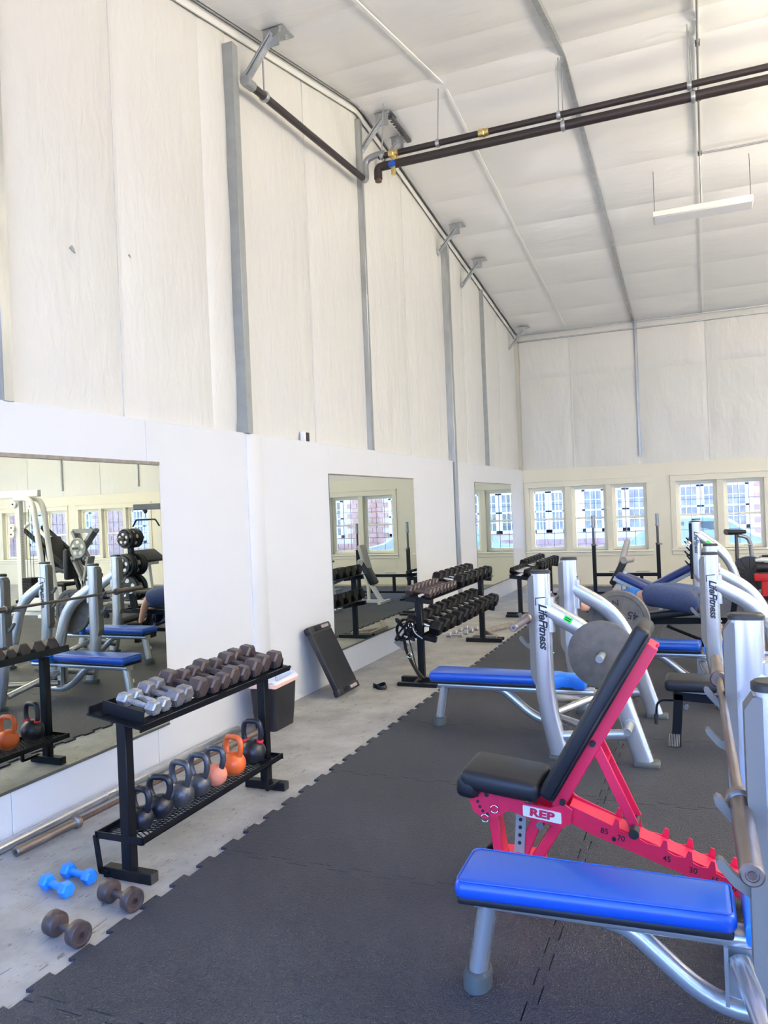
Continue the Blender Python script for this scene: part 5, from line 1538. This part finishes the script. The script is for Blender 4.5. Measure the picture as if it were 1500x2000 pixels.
mb = MB(); bar(mb, (-.5, -.3, .04), (-.5, .3, .04), .08, .08); bar(mb, (.6, -.3, .04), (.6, .3, .04), .08, .08); bar(mb, (-.5, 0, .06), (.6, 0, .06), .08, .08); obj('base', mb, M_GREYM, t, smooth=False)
mb = MB(); box(mb, (.35, -.16, .55), (.47, .16, 1.15), .04, 3); obj('chest_pad', mb, M_BLACKV, t)
mb = MB(); box(mb, (.45, -.16, .42), (.85, .16, .50), .03, 3); bar(mb, (.6, 0, .05), (.62, 0, .44), .06, .06); obj('seat', mb, M_BLACKV, t)
mb = MB(); cyl(mb, (.09, -.30, 1.17), (.09, .05, 1.17), .024, 14); obj('weight_peg', mb, M_GALVD, t)
def holed_plate(t, loc, r, m):
    mb = MB(); x, y, z = loc
    lathe(mb, [(.027, -.016), (r * .3, -.018), (r * .33, -.008), (r * .82, -.008), (r * .86, -.018), (r - .008, -.018), (r, -.01), (r, .01), (r - .008, .018), (.027, .018)], (x, y, z), (0, 1, 0), 40); mb.f.pop(); mb.f.pop(); pl_ = obj('disc', mb, m, t)
    for k in range(5):
        a = R(90 + 72 * k)
        mb = MB(); prism(mb, [(p * 1.0, q) for p, q in [(r * .17 * math.cos(b) * 1.25, r * .17 * math.sin(b)) for b in [2 * PI * j / 14 for j in range(14)]]], (x + r * .58 * math.cos(a), y - .009, z + r * .58 * math.sin(a)), (-math.sin(a), 0, math.cos(a)), (math.cos(a), 0, math.sin(a)), (0, 1, 0), .004); obj('grip_hole', mb, M_WHITE, pl_, smooth=False)
hp = thing('weight_plate', 'dark grey holed plate loaded on the crossed-arm machine', 'weight plate', (7.84, 11.62, 1.17)); holed_plate(hp, (0, 0, 0), .20, M_GREYM)
t = thing('preacher_bench', 'white preacher curl bench with black arm pad', 'bench', (6.75, 12.3, 0))
mb = MB(); lean(mb, (-.16, -.33, 0), (.20, .33, .07), .03, -.05, .92, R(35)); obj('arm_pad', mb, M_BLACKV, t)
mb = MB(); bar(mb, (.0, 0, .95), (-.1, 0, .04), .08, .08); bar(mb, (-.1, 0, .04), (.8, 0, .04), .08, .06); bar(mb, (-.15, -.3, .04), (-.15, .3, .04), .08, .06); bar(mb, (.75, -.3, .04), (.75, .3, .04), .08, .06); bar(mb, (.6, 0, .04), (.6, 0, .45), .07, .07); bar(mb, (-.02, -.3, .8), (-.02, .3, .8), .05, .05); obj('frame', mb, M_WHITE, t, smooth=False)
mb = MB(); box(mb, (.42, -.17, .45), (.78, .17, .53), .03, 3); obj('seat', mb, M_BLACKV, t)
t = thing('shoulder_press', 'cream upright seat back of a shoulder press bench', 'bench', (6.1, 13.4, 0))
mb = MB(); lean(mb, (0, -.14, -.04), (.75, .14, .04), .03, .0, .48, R(97)); obj('back_pad', mb, M_WHITE, t)
mb = MB(); box(mb, (.02, -.16, .42), (.42, .16, .50), .03, 3); obj('seat', mb, M_WHITE, t)
mb = MB(); bar(mb, (-.05, 0, .04), (-.05, 0, .9), .06, .06); bar(mb, (-.05, 0, .04), (.4, 0, .04), .08, .06); bar(mb, (.3, 0, .04), (.3, 0, .44), .06, .06); bar(mb, (-.05, -.3, .03), (-.05, .3, .03), .06, .06); obj('frame', mb, M_WHITE, t, smooth=False)
# plate tree
t = thing('plate_tree', 'black rolling plate tree', 'rack', (5.80, 10.75, 0))
mb = MB(); box(mb, (-.04, -.04, .15), (.04, .04, 1.45), .005); obj('column', mb, M_BLK, t)
mb = MB(); bar(mb, (-.35, -.3, .13), (.35, -.3, .13), .06, .05); bar(mb, (-.35, .3, .13), (.35, .3, .13), .06, .05); bar(mb, (0, -.3, .14), (0, .3, .14), .06, .05); bar(mb, (0, 0, .6), (-.28, -.25, .15), .06, .06); obj('base', mb, M_BLK, t, smooth=False)
for x in (-.33, .33):
    for y in (-.3, .3):
        mb = MB(); cyl(mb, (x, y - .018, .05), (x, y + .018, .05), .05, 14); box(mb, (x - .02, y - .025, .05), (x + .02, y + .025, .12), .004); obj('caster', mb, M_BLK, t)
for z in (1.36, .90, .50):
    mb = MB(); cyl(mb, (0, -.34, z), (0, .34, z), .024, 12); obj('peg', mb, M_GALVD, t)
nm = ['top', 'middle', 'bottom']
for li, (z, rs) in enumerate(((1.36, (.13, .17, .17)), (.90, (.16, .20, .20, .20)), (.50, (.225, .225)))):
    for k, r in enumerate(rs):
        for s in (-1, 1):
            pp = thing('weight_plate', 'black holed plate on the %s peg of the plate tree, %s from its %s end' % (nm[li], ordinal(len(rs) - 1 - k), 'window' if s > 0 else 'door'), 'weight plate', (5.80, 10.75 + s * (.075 + .05 * (len(rs) - 1 - k) if False else .075 + .052 * (len(rs) - 1 - k)), z), 0, 'plates on the plate tree')
            holed_plate(pp, (0, 0, 0), r, M_PLATED)
# lat machine with hanging bar
t = thing('lat_machine', 'black lat pulldown machine with a bar hanging from its arm', 'exercise machine', (4.55, 10.6, 0))
mb = MB(); box(mb, (.0, -.05, .04), (.10, .05, 1.86), .005); box(mb, (.0, -.05, 1.84), (1.0, .05, 1.94), .008); box(mb, (-.1, -.35, 0), (.2, .35, .06), .005); box(mb, (.1, -.04, 0), (1.0, .04, .06), .005); obj('frame', mb, M_DARKGREY, t)
mb = MB(); cyl(mb, (.78, 0, 1.70), (.78, 0, 1.85), .006, 8); lathe(mb, [(.03, -.01), (.045, 0), (.03, .01)], (.78, 0, 1.82), (0, 1, 0), 16); obj('cable', mb, M_BLK, t)
mb = MB(); tube(mb, rounded([(1.06, 0, 1.56), (.98, 0, 1.675), (.58, 0, 1.675), (.50, 0, 1.56)], .03), .014, seg=10); obj('pull_bar', mb, M_BLK, t)
mb = MB(); box(mb, (.55, -.16, .42), (.95, .16, .50), .03, 3); bar(mb, (.75, 0, .05), (.75, 0, .44), .06, .06); obj('seat', mb, M_BLACKV, t)
# blue bench and ball
t = thing('adjustable_bench', 'low blue framed bench with black pads near the plate tree', 'bench', (5.0, 12.0, 0))
mb = MB(); box(mb, (-.6, -.14, .40), (.25, .14, .47), .028, 3); box(mb, (.28, -.14, .40), (.6, .14, .47), .028, 3); obj('pad', mb, M_BLACKV, t)
mb = MB(); bar(mb, (-.6, 0, .34), (.6, 0, .34), .07, .07); bar(mb, (-.5, 0, .34), (-.6, 0, .04), .06, .06); bar(mb, (.5, 0, .34), (.6, 0, .04), .06, .06); bar(mb, (-.6, -.25, .03), (-.6, .25, .03), .06, .06); bar(mb, (.6, -.25, .03), (.6, .25, .03), .06, .06); obj('frame', mb, M_BLUE, t, smooth=False)
mb = MB(); cyl(mb, (-.62, -.22, .55), (-.62, .22, .55), .05, 14); bar(mb, (-.6, 0, .36), (-.62, 0, .55), .04, .04); obj('roller', mb, M_BLACKV, t)
t = thing('medicine_ball', 'black and blue medicine ball on the floor mats', 'ball', (4.78, 10.1, .16))
mb = MB(); blob(mb, (0, 0, 0), (.145, .145, .145), 24, 16); obj('ball_body', mb, M_BLK, t, ang=180)
for a in (0, 60, 120):
    mb = MB(); tube(mb, [(.1455 * math.cos(b) * math.cos(R(a)), .1455 * math.cos(b) * math.sin(R(a)), .1455 * math.sin(b)) for b in [2 * PI * i / 28 for i in range(28)]], .006, .004, seg=6, closed=True); obj('seam', mb, M_BLUE, t)
